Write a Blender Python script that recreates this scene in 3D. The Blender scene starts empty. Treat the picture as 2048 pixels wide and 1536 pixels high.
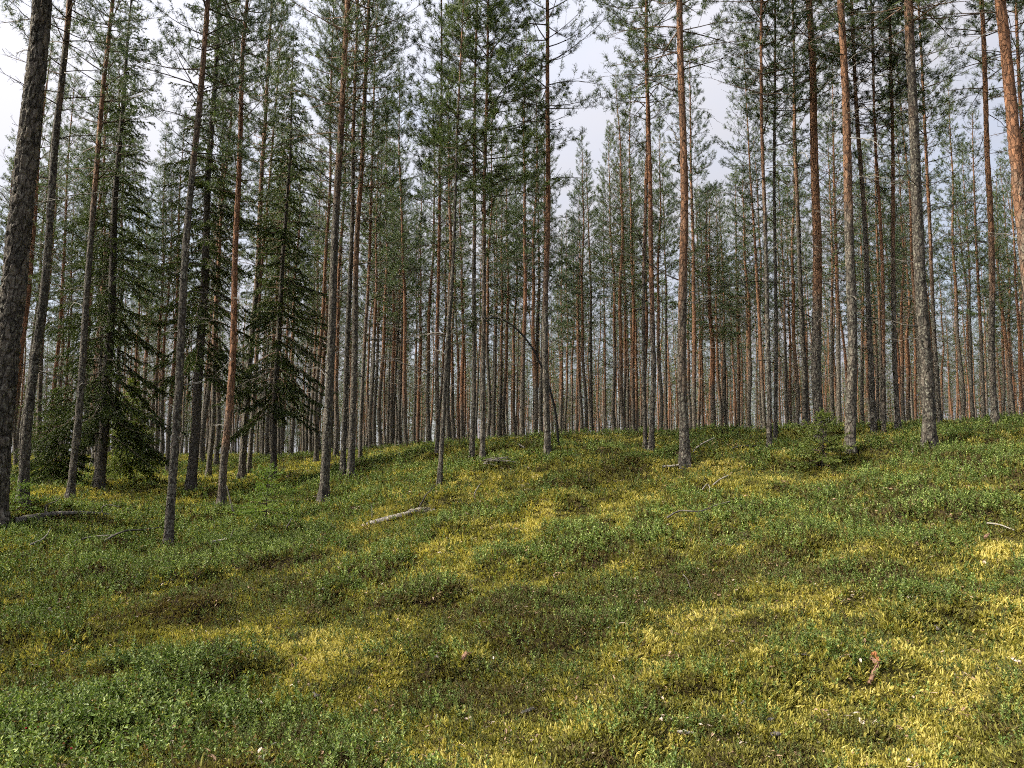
import bpy, math, random
import numpy as np
from mathutils import Vector, Matrix, Quaternion, Euler

random.seed(7)
RNG = np.random.default_rng(7)
sc = bpy.context.scene
COL = sc.collection

# ------------------------------------------------------------------ camera
F = 1538.0                       # focal length in pixels of the 2048 px wide photograph
PITCH = math.radians(5.83)
EYE = np.array([0.0, 0.0, 1.6])
cam_d = bpy.data.cameras.new('camera')
cam_d.sensor_width = 36.0
cam_d.lens = F / 2048 * 36.0
cam_d.clip_start = 0.05
cam_d.clip_end = 3000
cam = bpy.data.objects.new('camera', cam_d)
cam.location = EYE
cam.rotation_euler = (math.pi / 2 + PITCH, 0, 0)
COL.objects.link(cam)
sc.camera = cam

# ------------------------------------------------------------------ sky and sun
SUN_AZ, SUN_EL = math.radians(-97), math.radians(44)      # to the left
SUN_DIR = Vector((math.sin(SUN_AZ) * math.cos(SUN_EL), math.cos(SUN_AZ) * math.cos(SUN_EL), math.sin(SUN_EL)))
world = bpy.data.worlds.new('World')
sc.world = world
world.use_nodes = True
wn, wl = world.node_tree.nodes, world.node_tree.links
wn.clear()
w_out = wn.new('ShaderNodeOutputWorld')
w_bg = wn.new('ShaderNodeBackground')
w_bg.inputs['Strength'].default_value = 0.12
w_sky = wn.new('ShaderNodeTexSky')
w_sky.sky_type = 'NISHITA'
w_sky.sun_disc = False
w_sky.sun_elevation = SUN_EL
w_sky.sun_rotation = SUN_AZ
w_tc = wn.new('ShaderNodeTexCoord')
w_map = wn.new('ShaderNodeMapping')
w_map.inputs['Scale'].default_value = (1.0, 1.0, 2.2)
w_noise = wn.new('ShaderNodeTexNoise')
w_noise.inputs['Scale'].default_value = 2.6
w_noise.inputs['Detail'].default_value = 6
w_ramp = wn.new('ShaderNodeValToRGB')
w_ramp.color_ramp.elements[0].position = 0.30
w_ramp.color_ramp.elements[0].color = (0.72, 0.72, 0.72, 1)
w_ramp.color_ramp.elements[1].position = 0.58
w_ramp.color_ramp.elements[1].color = (1, 1, 1, 1)
w_mix = wn.new('ShaderNodeMixRGB')
# thin cloud lit through by the sun: a little brighter towards it
w_dot = wn.new('ShaderNodeVectorMath')
w_dot.operation = 'DOT_PRODUCT'
w_dot.inputs[1].default_value = SUN_DIR
w_cr = wn.new('ShaderNodeMapRange')
w_cr.inputs['From Min'].default_value = -0.2
w_cr.inputs['From Max'].default_value = 1.0
w_cr.inputs['To Min'].default_value = 1.35
w_cr.inputs['To Max'].default_value = 2.35
w_cc = wn.new('ShaderNodeMixRGB')
w_cc.blend_type = 'MULTIPLY'
w_cc.inputs[0].default_value = 1
w_cc.inputs[1].default_value = (0.975, 0.975, 1.06, 1)
wl.new(w_tc.outputs['Generated'], w_map.inputs['Vector'])
wl.new(w_map.outputs[0], w_noise.inputs['Vector'])
wl.new(w_noise.outputs['Fac'], w_ramp.inputs[0])
wl.new(w_ramp.outputs[0], w_mix.inputs[0])
wl.new(w_tc.outputs['Generated'], w_dot.inputs[0])
wl.new(w_dot.outputs['Value'], w_cr.inputs['Value'])
w_sep = wn.new('ShaderNodeSeparateXYZ')            # an overcast sky is about twice as bright overhead as at the horizon
wl.new(w_tc.outputs['Generated'], w_sep.inputs[0])
w_el = wn.new('ShaderNodeMapRange')
w_el.inputs['To Min'].default_value = 1.0
w_el.inputs['To Max'].default_value = 2.1
wl.new(w_sep.outputs['Z'], w_el.inputs['Value'])
w_mul = wn.new('ShaderNodeMath')
w_mul.operation = 'MULTIPLY'
wl.new(w_cr.outputs[0], w_mul.inputs[0])
wl.new(w_el.outputs[0], w_mul.inputs[1])
wl.new(w_mul.outputs[0], w_cc.inputs[2])
wl.new(w_sky.outputs[0], w_mix.inputs[1])
wl.new(w_cc.outputs[0], w_mix.inputs[2])
wl.new(w_mix.outputs[0], w_bg.inputs['Color'])
wl.new(w_bg.outputs[0], w_out.inputs['Surface'])

sun_d = bpy.data.lights.new('sun', 'SUN')
sun_d.energy = 5.0
sun_d.angle = math.radians(15)
sun_d.color = (1.0, 0.91, 0.76)
sun = bpy.data.objects.new('sun', sun_d)
sun.rotation_euler = (-SUN_DIR).to_track_quat('-Z', 'Y').to_euler()
sun.location = (-20, 10, 30)
COL.objects.link(sun)

sc.view_settings.view_transform = 'Standard'
sc.view_settings.look = 'None'
sc.view_settings.gamma = 1
sc.view_settings.exposure = 1.6
sc.cycles.max_bounces = 4
sc.cycles.diffuse_bounces = 2
sc.cycles.glossy_bounces = 2
sc.cycles.transmission_bounces = 2
sc.cycles.caustics_reflective = False
sc.cycles.caustics_refractive = False
sc.cycles.use_denoising = False
sc.cycles.use_adaptive_sampling = True
sc.cycles.adaptive_threshold = 0.04
sc.cycles.adaptive_min_samples = 12
sc.render.film_transparent = False
sc.cycles.pixel_filter_type = 'BLACKMAN_HARRIS'
sc.cycles.filter_width = 1.1

# ------------------------------------------------------------------ numeric helpers
def _hash(ix, iy, iz, seed):
    n = (ix.astype(np.int64) * 374761393 + iy.astype(np.int64) * 668265263 + iz.astype(np.int64) * 1274126177 + seed * 974711) & 0xFFFFFFFF
    n = ((n ^ (n >> 13)) * 1274126177) & 0xFFFFFFFF
    n = (n ^ (n >> 16)) & 0xFFFFFFFF
    return n / 4294967295.0

def vnoise(x, y, z=None, seed=0):
    x, y = np.asarray(x, float), np.asarray(y, float)
    z = np.zeros_like(x) if z is None else np.asarray(z, float)
    ix, iy, iz = np.floor(x), np.floor(y), np.floor(z)
    fx, fy, fz = x - ix, y - iy, z - iz
    fx, fy, fz = [f * f * (3 - 2 * f) for f in (fx, fy, fz)]
    out = 0
    for a in (0, 1):
        for b in (0, 1):
            for c in (0, 1):
                out = out + _hash(ix + a, iy + b, iz + c, seed) * (fx if a else 1 - fx) * (fy if b else 1 - fy) * (fz if c else 1 - fz)
    return out

def fbm(x, y, seed=0, oct=3):
    s, a, t = 0, 1.0, 0
    for k in range(oct):
        s = s + a * vnoise(x * 2 ** k, y * 2 ** k, seed=seed + k)
        t += a
        a *= 0.5
    return s / t

def sstep(a, b, x):
    t = np.clip((x - a) / (b - a), 0, 1)
    return t * t * (3 - 2 * t)

def ray(px, py):
    u, v = (px - 1024) / F, -(py - 768) / F
    d = np.array([u, math.cos(PITCH) - math.sin(PITCH) * v, math.sin(PITCH) + math.cos(PITCH) * v])
    return d / d[1]                                       # one metre forward

# ------------------------------------------------------------------ terrain
CTRL = {
    -420: [(4.2, 1536), (6, 1345), (9, 1150), (12, 1060), (16, 1000), (22, 960), (40, 922), (90, 910)],
    0: [(4.2, 1536), (6, 1335), (8, 1185), (10, 1080), (12, 1030), (16, 985), (22, 950), (40, 918), (90, 908)],
    200: [(4.2, 1536), (6, 1335), (9, 1150), (12, 1050), (16, 985), (22, 950), (40, 916), (90, 908)],
    400: [(4.2, 1536), (6, 1335), (9, 1165), (12, 1085), (14, 1030), (17, 985), (22, 952), (30, 928), (45, 912), (90, 908)],
    650: [(4.2, 1536), (6, 1320), (9, 1140), (12, 1055), (14, 1003), (18, 953), (24, 915), (30, 910), (45, 910), (90, 909)],
    880: [(4.2, 1536), (6, 1310), (9, 1110), (11, 1030), (13, 970), (17, 912), (22, 889), (30, 893), (45, 905), (90, 908)],
    1100: [(4.2, 1536), (6, 1290), (9, 1080), (12, 960), (14, 905), (18, 880), (25, 888), (45, 903), (90, 908)],
    1370: [(4.2, 1536), (6, 1275), (9, 1050), (12, 932), (14, 895), (18, 873), (25, 882), (45, 900), (90, 908)],
    1640: [(4.2, 1536), (6, 1260), (8, 1090), (10, 980), (11.5, 920), (14, 878), (17, 864), (25, 876), (45, 898), (90, 907)],
    1860: [(4.2, 1530), (6, 1240), (8, 1050), (10, 930), (11, 898), (14, 862), (17, 855), (25, 868), (45, 895), (90, 905)],
    2048: [(4.2, 1525), (6, 1225), (8, 1030), (9.5, 930), (11, 885), (15, 852), (25, 868), (45, 893), (90, 905)],
    2460: [(4.2, 1515), (6, 1210), (8, 1015), (9.5, 925), (11, 880), (15, 850), (25, 865), (45, 893), (90, 905)],
}
_pts = []
for c, rows in CTRL.items():
    for d, r in rows:
        _pts.append(EYE + ray(c, r) * d)
for p in [(-3, 0, 0), (3, 0, 0.05), (0, 2, 0), (-3, -6, -0.1), (3, -6, 0), (-25, 5, 0.3), (25, 5, 1.2), (-60, 40, 2.2), (60, 40, 2.6),
          (0, 160, 2.6), (-120, 160, 2.6), (120, 160, 2.6), (-40, -20, 0), (40, -20, 0.3)]:
    _pts.append(np.array(p, float))
_pts = np.array(_pts)
_S = 10.0
def _tps_k(r2):
    return np.where(r2 > 0, 0.5 * r2 * np.log(np.maximum(r2, 1e-12)), 0)
_c = _pts[:, :2] / _S
_n = len(_c)
_K = _tps_k(((_c[:, None] - _c[None]) ** 2).sum(-1)) + 0.002 * np.eye(_n)
_P = np.hstack([np.ones((_n, 1)), _c])
_A = np.zeros((_n + 3, _n + 3))
_A[:_n, :_n] = _K
_A[:_n, _n:] = _P
_A[_n:, :_n] = _P.T
_w = np.linalg.solve(_A, np.concatenate([_pts[:, 2], np.zeros(3)]))
def base_h(x, y):
    x, y = np.asarray(x, float).ravel(), np.asarray(y, float).ravel()
    q = np.stack([np.clip(x, -110, 110), np.clip(y, -18, 150)], 1) / _S
    out = np.empty(len(q))
    for i in range(0, len(q), 40000):
        b = q[i:i + 40000]
        out[i:i + 40000] = _tps_k(((b[:, None] - _c[None]) ** 2).sum(-1)) @ _w[:_n] + _w[_n] + b @ _w[_n + 1:]
    return out
def clump(x, y):
    return sstep(0.46, 0.70, fbm(x / 0.75, y / 0.75, 91, 3))
HUMMOCKS = []                                             # (x, y, radius, height)
def ground_h(x, y):
    x, y = np.asarray(x, float).ravel(), np.asarray(y, float).ravel()
    h = base_h(x, y)
    near = 1 - 0.75 * sstep(14, 24, y)
    h = h + near * (0.17 * (fbm(x / 1.5, y / 1.5, 3, 3) - 0.5) + 0.12 * (fbm(x / 0.5, y / 0.5, 11, 3) - 0.5))
    h = h + near * 0.11 * clump(x, y)
    for hx, hy, r, a in HUMMOCKS:
        h = h + a * np.exp(-((x - hx) ** 2 + (y - hy) ** 2) / (r * r))
    return h
def gz(x, y):
    return float(ground_h([x], [y])[0])
_T = np.concatenate([np.arange(3.0, 30, 0.05), np.arange(30, 140, 0.4)])
def hit(px, py, smooth=False):
    """where the sight line through a pixel of the photograph meets the ground"""
    r = ray(px, py)
    p = EYE[None] + r[None] * _T[:, None]
    g = (base_h if smooth else ground_h)(p[:, 0], p[:, 1])
    k = np.nonzero(p[:, 2] <= g)[0]
    if len(k) == 0:
        return None
    q = p[k[0]]
    return np.array([q[0], q[1], g[k[0]]])
def at(px, py, Y):
    return EYE + ray(px, py) * Y
for px, py, r, a in [(880, 1012, .34, .17), (905, 1075, .5, .2), (1085, 1010, .5, .08), (1470, 985, .6, .08), (1400, 940, .35, .12), (20, 1040, .8, .25),
                     (1570, 930, .6, .12), (600, 1330, .5, .1), (1200, 950, .8, .1), (200, 1170, .7, .12), (1760, 1100, .5, .1)]:
    q = hit(px, py, True)
    if q is not None:
        HUMMOCKS.append((q[0], q[1], r, a))

# ------------------------------------------------------------------ mesh helpers
def mesh_arrays(name, V, T, mats, midx=None, smooth=False):
    V = np.asarray(V, np.float32).reshape(-1, 3)
    T = np.asarray(T, np.int32).reshape(-1, 3)
    me = bpy.data.meshes.new(name)
    me.vertices.add(len(V))
    me.vertices.foreach_set('co', V.ravel())
    me.loops.add(len(T) * 3)
    me.loops.foreach_set('vertex_index', T.ravel())
    me.polygons.add(len(T))
    me.polygons.foreach_set('loop_start', np.arange(0, len(T) * 3, 3, dtype=np.int32))
    if midx is not None:
        me.polygons.foreach_set('material_index', np.asarray(midx, np.int32))
    me.polygons.foreach_set('use_smooth', np.full(len(T), smooth))
    for m in (mats if isinstance(mats, (list, tuple)) else [mats]):
        me.materials.append(m)
    me.update(calc_edges=True)
    return me

class Tubes:
    def __init__(self):
        self.V, self.T, self.n = [], [], 0
    def add(self, pts, radii, sides=3, cap=True):
        pts = np.asarray(pts, float)
        m = len(pts)
        radii = np.broadcast_to(np.asarray(radii, float), (m,))
        tan = np.gradient(pts, axis=0)
        tan /= np.linalg.norm(tan, axis=1)[:, None] + 1e-9
        ref = np.array([0, 0, 1.0]) if abs(tan[:, 2]).mean() < 0.8 else np.array([1.0, 0, 0])
        u = np.cross(tan, ref)
        u /= np.linalg.norm(u, axis=1)[:, None] + 1e-9
        v = np.cross(tan, u)
        a = np.arange(sides) / sides * 2 * math.pi
        ring = pts[:, None] + radii[:, None, None] * (np.cos(a)[None, :, None] * u[:, None] + np.sin(a)[None, :, None] * v[:, None])
        self.V.append(ring.reshape(-1, 3))
        i = np.arange(m - 1)[:, None] * sides
        j = np.arange(sides)[None]
        k = (j + 1) % sides
        A, B, C, D = (i + j).ravel(), (i + k).ravel(), (i + sides + k).ravel(), (i + sides + j).ravel()
        t = np.concatenate([np.stack([A, B, C], 1), np.stack([A, C, D], 1)])
        if cap and sides > 3:
            c0 = [[0, q + 1, q] for q in range(1, sides - 1)]
            o = (m - 1) * sides
            c1 = [[o, o + q, o + q + 1] for q in range(1, sides - 1)]
            t = np.concatenate([t, np.array(c0 + c1)])
        self.T.append(t + self.n)
        self.n += m * sides
    def arrays(self):
        return np.concatenate(self.V), np.concatenate(self.T)
    def mesh(self, name, mat, smooth=True):
        V, T = self.arrays()
        return mesh_arrays(name, V, T, mat, smooth=smooth)

def link(name, data, parent=None, **props):
    o = bpy.data.objects.new(name, data)
    COL.objects.link(o)
    if parent is not None:
        o.parent = parent
    for k, v in props.items():
        o[k] = v
    return o

# ------------------------------------------------------------------ materials
def new_mat(name):
    m = bpy.data.materials.new(name)
    m.use_nodes = True
    nt = m.node_tree
    nt.nodes.clear()
    out = nt.nodes.new('ShaderNodeOutputMaterial')
    return m, nt, out
def N(nt, typ, **kw):
    n = nt.nodes.new(typ)
    for k, v in kw.items():
        if k.startswith('i_'):
            n.inputs[k[2:].replace('_', ' ')].default_value = v
        else:
            setattr(n, k, v)
    return n
def ramp(nt, stops, src=None):
    r = nt.nodes.new('ShaderNodeValToRGB')
    e = r.color_ramp.elements
    while len(e) < len(stops):
        e.new(0.5)
    for el, (p, c) in zip(e, stops):
        el.position = p
        el.color = (*c, 1) if len(c) == 3 else c
    if src is not None:
        nt.links.new(src, r.inputs[0])
    return r
def mixc(nt, fac, a, b, mode='MIX'):
    m = nt.nodes.new('ShaderNodeMixRGB')
    m.blend_type = mode
    for i, s in enumerate((fac, a, b)):
        if isinstance(s, (int, float)):
            m.inputs[i].default_value = s
        elif isinstance(s, tuple):
            m.inputs[i].default_value = (*s, 1)
        else:
            nt.links.new(s, m.inputs[i])
    return m.outputs[0]
def mathn(nt, op, a, b=0.0):
    m = nt.nodes.new('ShaderNodeMath')
    m.operation = op
    for i, s in enumerate((a, b)):
        if isinstance(s, (int, float)):
            m.inputs[i].default_value = s
        else:
            nt.links.new(s, m.inputs[i])
    return m.outputs[0]

def leaf_mat(name, color_fn, rough=0.45, trans=0.3, spec=0.5):
    m, nt, out = new_mat(name)
    col = color_fn(nt)
    p = N(nt, 'ShaderNodeBsdfPrincipled')
    p.inputs['Roughness'].default_value = rough
    p.inputs['Specular IOR Level'].default_value = spec
    t = N(nt, 'ShaderNodeBsdfTranslucent')
    nt.links.new(col, p.inputs['Base Color'])
    tc = mixc(nt, 1.0, col, (1.25, 1.3, 0.7), 'MULTIPLY')
    nt.links.new(tc, t.inputs['Color'])
    mx = N(nt, 'ShaderNodeMixShader')
    mx.inputs[0].default_value = trans
    nt.links.new(p.outputs[0], mx.inputs[1])
    nt.links.new(t.outputs[0], mx.inputs[2])
    nt.links.new(mx.outputs[0], out.inputs['Surface'])
    return m

def bark_mat(name, fork=(2.4, 5.4), orange=1.0, grey=1.0, plate=20.0, bump=0.6, lichen=0.6):
    m, nt, out = new_mat(name)
    tc = N(nt, 'ShaderNodeTexCoord')
    oi = N(nt, 'ShaderNodeObjectInfo')
    mp = N(nt, 'ShaderNodeMapping')
    mp.inputs['Scale'].default_value = (1, 1, 0.38)
    nt.links.new(tc.outputs['Object'], mp.inputs['Vector'])
    off = N(nt, 'ShaderNodeVectorMath', operation='ADD')
    comb = N(nt, 'ShaderNodeCombineXYZ')
    nt.links.new(mathn(nt, 'MULTIPLY', oi.outputs['Random'], 31.0), comb.inputs[0])
    nt.links.new(mathn(nt, 'MULTIPLY', oi.outputs['Random'], 17.0), comb.inputs[2])
    nt.links.new(mp.outputs[0], off.inputs[0])
    nt.links.new(comb.outputs[0], off.inputs[1])
    wob = N(nt, 'ShaderNodeTexNoise', i_Scale=14.0, i_Detail=3.0)
    nt.links.new(off.outputs[0], wob.inputs['Vector'])
    wv = N(nt, 'ShaderNodeVectorMath', operation='SCALE')
    wv.inputs['Scale'].default_value = 0.06
    nt.links.new(wob.outputs['Color'], wv.inputs[0])
    vv = N(nt, 'ShaderNodeVectorMath', operation='ADD')
    nt.links.new(off.outputs[0], vv.inputs[0])
    nt.links.new(wv.outputs[0], vv.inputs[1])
    vor = N(nt, 'ShaderNodeTexVoronoi', feature='DISTANCE_TO_EDGE', i_Scale=plate)
    nt.links.new(vv.outputs[0], vor.inputs['Vector'])
    cell = N(nt, 'ShaderNodeTexVoronoi', feature='F1', i_Scale=plate)
    nt.links.new(vv.outputs[0], cell.inputs['Vector'])
    fine = N(nt, 'ShaderNodeTexNoise', i_Scale=70.0, i_Detail=5.0, i_Roughness=0.7)
    nt.links.new(vv.outputs[0], fine.inputs['Vector'])
    big = N(nt, 'ShaderNodeTexNoise', i_Scale=4.0, i_Detail=4.0)
    nt.links.new(off.outputs[0], big.inputs['Vector'])
    sep = N(nt, 'ShaderNodeSeparateXYZ')
    nt.links.new(tc.outputs['Object'], sep.inputs[0])
    # lower bark: grey brown plates with pale lichen; upper bark: thin flaking orange
    grey *= 0.62
    low = ramp(nt, [(0.25, (0.055 * grey, 0.047 * grey, 0.04 * grey)), (0.5, (0.13 * grey, 0.113 * grey, 0.095 * grey)), (0.75, (0.21 * grey, 0.185 * grey, 0.155 * grey))], fine.outputs['Fac'])
    cellv = ramp(nt, [(0.0, (0.5, 0.5, 0.5)), (1.0, (1.5, 1.45, 1.4))])
    sepc = N(nt, 'ShaderNodeSeparateColor')
    nt.links.new(cell.outputs['Color'], sepc.inputs[0])
    nt.links.new(sepc.outputs[0], cellv.inputs[0])
    lowc = mixc(nt, 1.0, low.outputs[0], cellv.outputs[0], 'MULTIPLY')
    lich = N(nt, 'ShaderNodeTexNoise', i_Scale=30.0, i_Detail=5.0, i_Roughness=0.65)
    nt.links.new(tc.outputs['Object'], lich.inputs['Vector'])
    lf = ramp(nt, [(0.52, (0, 0, 0)), (0.60, (lichen, lichen, lichen))], lich.outputs['Fac'])
    lowc = mixc(nt, lf.outputs[0], lowc, (0.24, 0.24, 0.19))
    up = ramp(nt, [(0.25, (0.09 * orange, 0.050, 0.031)), (0.5, (0.185 * orange, 0.097, 0.053)), (0.78, (0.28 * orange, 0.16, 0.09))], fine.outputs['Fac'])
    upc = mixc(nt, 0.75, up.outputs[0], cellv.outputs[0], 'MULTIPLY')
    hh = mathn(nt, 'ADD', sep.outputs['Z'], mathn(nt, 'MULTIPLY', mathn(nt, 'SUBTRACT', big.outputs['Fac'], 0.5), 5.0))
    hh = mathn(nt, 'ADD', hh, mathn(nt, 'MULTIPLY', mathn(nt, 'SUBTRACT', oi.outputs['Random'], 0.5), 3.0))
    mr = N(nt, 'ShaderNodeMapRange', interpolation_type='SMOOTHSTEP')
    mr.inputs['From Min'].default_value, mr.inputs['From Max'].default_value = fork
    nt.links.new(hh, mr.inputs['Value'])
    col = mixc(nt, mr.outputs[0], lowc, upc)
    crev = ramp(nt, [(0.0, (0.16, 0.15, 0.14)), (0.15, (1, 1, 1))], vor.outputs['Distance'])
    col = mixc(nt, 0.85, col, crev.outputs[0], 'MULTIPLY')
    p = N(nt, 'ShaderNodeBsdfPrincipled', i_Roughness=0.85)
    p.inputs['Specular IOR Level'].default_value = 0.25
    nt.links.new(col, p.inputs['Base Color'])
    hgt = mathn(nt, 'ADD', mathn(nt, 'MINIMUM', mathn(nt, 'MULTIPLY', vor.outputs['Distance'], 5.0), 0.6), mathn(nt, 'MULTIPLY', fine.outputs['Fac'], 0.5))
    b = N(nt, 'ShaderNodeBump', i_Strength=bump, i_Distance=0.02)
    nt.links.new(hgt, b.inputs['Height'])
    nt.links.new(b.outputs[0], p.inputs['Normal'])
    nt.links.new(p.outputs[0], out.inputs['Surface'])
    return m

def wood_mat(name, a, b, scale=20.0):
    m, nt, out = new_mat(name)
    tc = N(nt, 'ShaderNodeTexCoord')
    oi = N(nt, 'ShaderNodeObjectInfo')
    n = N(nt, 'ShaderNodeTexNoise', i_Scale=scale, i_Detail=4.0)
    nt.links.new(tc.outputs['Object'], n.inputs['Vector'])
    f = mathn(nt, 'ADD', mathn(nt, 'MULTIPLY', n.outputs['Fac'], 1.1), mathn(nt, 'MULTIPLY', mathn(nt, 'SUBTRACT', oi.outputs['Random'], 0.5), 0.7))
    r = ramp(nt, [(0.3, a), (0.75, b)], f)
    p = N(nt, 'ShaderNodeBsdfPrincipled', i_Roughness=0.8)
    p.inputs['Specular IOR Level'].default_value = 0.3
    nt.links.new(r.outputs[0], p.inputs['Base Color'])
    bp = N(nt, 'ShaderNodeBump', i_Strength=0.4, i_Distance=0.01)
    nt.links.new(n.outputs['Fac'], bp.inputs['Height'])
    nt.links.new(bp.outputs[0], p.inputs['Normal'])
    nt.links.new(p.outputs[0], out.inputs['Surface'])
    return m

def needle_color(stops):
    def fn(nt):
        oi = N(nt, 'ShaderNodeObjectInfo')
        geo = N(nt, 'ShaderNodeNewGeometry')
        tc = N(nt, 'ShaderNodeTexCoord')
        n = N(nt, 'ShaderNodeTexNoise', i_Scale=1.6, i_Detail=3.0)
        nt.links.new(tc.outputs['Object'], n.inputs['Vector'])
        f = mathn(nt, 'ADD', mathn(nt, 'MULTIPLY', n.outputs['Fac'], 0.8), mathn(nt, 'MULTIPLY', mathn(nt, 'SUBTRACT', oi.outputs['Random'], 0.5), 0.5))
        f = mathn(nt, 'ADD', f, mathn(nt, 'MULTIPLY', mathn(nt, 'SUBTRACT', geo.outputs['Random Per Island'], 0.5), 0.5))
        return ramp(nt, stops, f).outputs[0]
    return fn
def tone_color(stops):
    def fn(nt):
        a = N(nt, 'ShaderNodeAttribute', attribute_type='INSTANCER', attribute_name='tone')
        geo = N(nt, 'ShaderNodeNewGeometry')
        f = mathn(nt, 'ADD', a.outputs['Fac'], mathn(nt, 'MULTIPLY', mathn(nt, 'SUBTRACT', geo.outputs['Random Per Island'], 0.5), 0.55))
        return ramp(nt, stops, f).outputs[0]
    return fn

M = {}
M['bark'] = bark_mat('pine bark')
M['bark_big'] = bark_mat('old pine bark', fork=(6.5, 11.0), plate=13.0, bump=1.0, lichen=0.45, grey=0.9)
M['bark_rusty'] = bark_mat('rusty pine bark', fork=(1.2, 3.8), orange=1.05)
M['bark_dark'] = bark_mat('dark pine bark', fork=(5.2, 9.0), grey=0.72)
M['bark_spruce'] = bark_mat('spruce bark', fork=(60, 70), grey=0.75, plate=34.0, bump=0.4, lichen=0.3)
M['limb'] = wood_mat('pine limb', (0.035, 0.027, 0.02), (0.12, 0.075, 0.045))
M['dead'] = wood_mat('dead branch', (0.05, 0.044, 0.038), (0.28, 0.27, 0.245), 9.0)
M['dead_dark'] = wood_mat('lichen hung dead twig', (0.03, 0.027, 0.023), (0.15, 0.135, 0.115), 9.0)
M['stick'] = wood_mat('weathered stick', (0.055, 0.049, 0.042), (0.20, 0.185, 0.16), 14.0)
M['log'] = wood_mat('weathered log', (0.05, 0.045, 0.038), (0.24, 0.22, 0.185), 22.0)
M['charred'] = wood_mat('black bent stem', (0.006, 0.006, 0.006), (0.02, 0.018, 0.016), 12.0)
M['barkbit'] = wood_mat('bark piece', (0.06, 0.036, 0.025), (0.20, 0.115, 0.075), 30.0)
M['barkin'] = wood_mat('bark inner face', (0.16, 0.065, 0.025), (0.28, 0.12, 0.045), 30.0)
M['pine'] = leaf_mat('pine needles', needle_color([(0.1, (0.026, 0.044, 0.022)), (0.45, (0.058, 0.088, 0.039)), (0.85, (0.125, 0.16, 0.06))]), 0.5, 0.3, 0.4)
M['spruce'] = leaf_mat('spruce needles', needle_color([(0.1, (0.022, 0.034, 0.012)), (0.45, (0.055, 0.078, 0.022)), (0.9, (0.12, 0.145, 0.04))]), 0.55, 0.25, 0.3)
M['spruce_light'] = leaf_mat('low spruce needles', needle_color([(0.1, (0.035, 0.055, 0.014)), (0.45, (0.085, 0.115, 0.026)), (0.9, (0.16, 0.19, 0.045))]), 0.55, 0.3, 0.3)
M['sapling'] = leaf_mat('young spruce needles', needle_color([(0.1, (0.07, 0.12, 0.02)), (0.45, (0.14, 0.21, 0.04)), (0.9, (0.22, 0.29, 0.06))]), 0.5, 0.35, 0.3)
M['moss'] = leaf_mat('feather moss', tone_color([(0.0, (0.09, 0.065, 0.03)), (0.3, (0.13, 0.125, 0.034)), (0.6, (0.25, 0.24, 0.055)), (0.85, (0.38, 0.33, 0.075)), (1.0, (0.52, 0.45, 0.15))]), 0.65, 0.3, 0.2)
M['ling'] = leaf_mat('lingonberry leaves', tone_color([(0.0, (0.16, 0.10, 0.03)), (0.12, (0.055, 0.068, 0.016)), (0.4, (0.06, 0.098, 0.02)), (0.7, (0.12, 0.18, 0.04)), (1.0, (0.28, 0.33, 0.10))]), 0.5, 0.25, 0.25)
M['heath'] = leaf_mat('heather twigs', tone_color([(0.0, (0.09, 0.065, 0.03)), (0.4, (0.075, 0.095, 0.025)), (1.0, (0.14, 0.18, 0.05))]), 0.6, 0.2, 0.2)
M['litter'] = leaf_mat('dry litter', tone_color([(0.0, (0.10, 0.06, 0.035)), (0.6, (0.28, 0.19, 0.12)), (1.0, (0.48, 0.42, 0.36))]), 0.7, 0.1, 0.2)
M['berry'], _nt, _o = new_mat('red berry')
_p = N(_nt, 'ShaderNodeBsdfPrincipled', i_Roughness=0.25)
_p.inputs['Base Color'].default_value = (0.32, 0.012, 0.016, 1)
_nt.links.new(_p.outputs[0], _o.inputs['Surface'])

# ------------------------------------------------------------------ ground cover fields (where each plant grows)
def blobs(spec):
    out = []
    for px, py, rx, ry, w in spec:
        q = hit(px, py, True)
        if q is None:
            continue
        a, b = hit(px, py - ry, True), hit(px, py + ry, True)
        ya = a[1] if a is not None else q[1] + 3
        yb = b[1] if b is not None else q[1] - 0.5
        out.append((q[0], q[1], rx * q[1] / F, max(0.15, min(abs(ya - yb) / 2, 4.0)), w))
    return out
LING = blobs([(1780, 970, 240, 45, 1.0), (1960, 905, 120, 25, .9), (1640, 1050, 160, 60, .55), (1850, 1090, 140, 40, .6), (1450, 1110, 160, 50, .7),
              (560, 1000, 180, 60, .9), (800, 975, 110, 25, .8), (900, 945, 120, 15, .6), (1110, 915, 140, 16, .9), (980, 920, 60, 10, .8), (1290, 920, 70, 12, .8),
              (150, 1080, 240, 60, .9), (430, 1080, 130, 50, .9), (620, 1080, 110, 35, .8), (100, 1180, 180, 70, .8), (330, 1170, 200, 40, .4), (840, 1090, 70, 30, .7),
              (180, 1460, 190, 110, 1.2), (90, 1330, 160, 60, .7), (720, 1500, 140, 50, .5), (1020, 1340, 120, 40, .4), (1140, 1480, 80, 40, .6),
              (1900, 1430, 130, 60, .6), (1600, 1330, 140, 40, .3), (1750, 1500, 120, 40, .35), (1250, 1220, 200, 50, .3), (900, 1150, 200, 40, .45), (2000, 1160, 80, 40, .5),
              (1440, 1050, 110, 30, .5), (1000, 1010, 100, 25, .4), (440, 935, 120, 25, .7), (60, 960, 120, 25, .6), (1760, 1400, 90, 40, .4), (540, 1450, 130, 60, .4),
              (1160, 1100, 120, 30, .4), (700, 1010, 70, 20, .7)])
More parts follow.
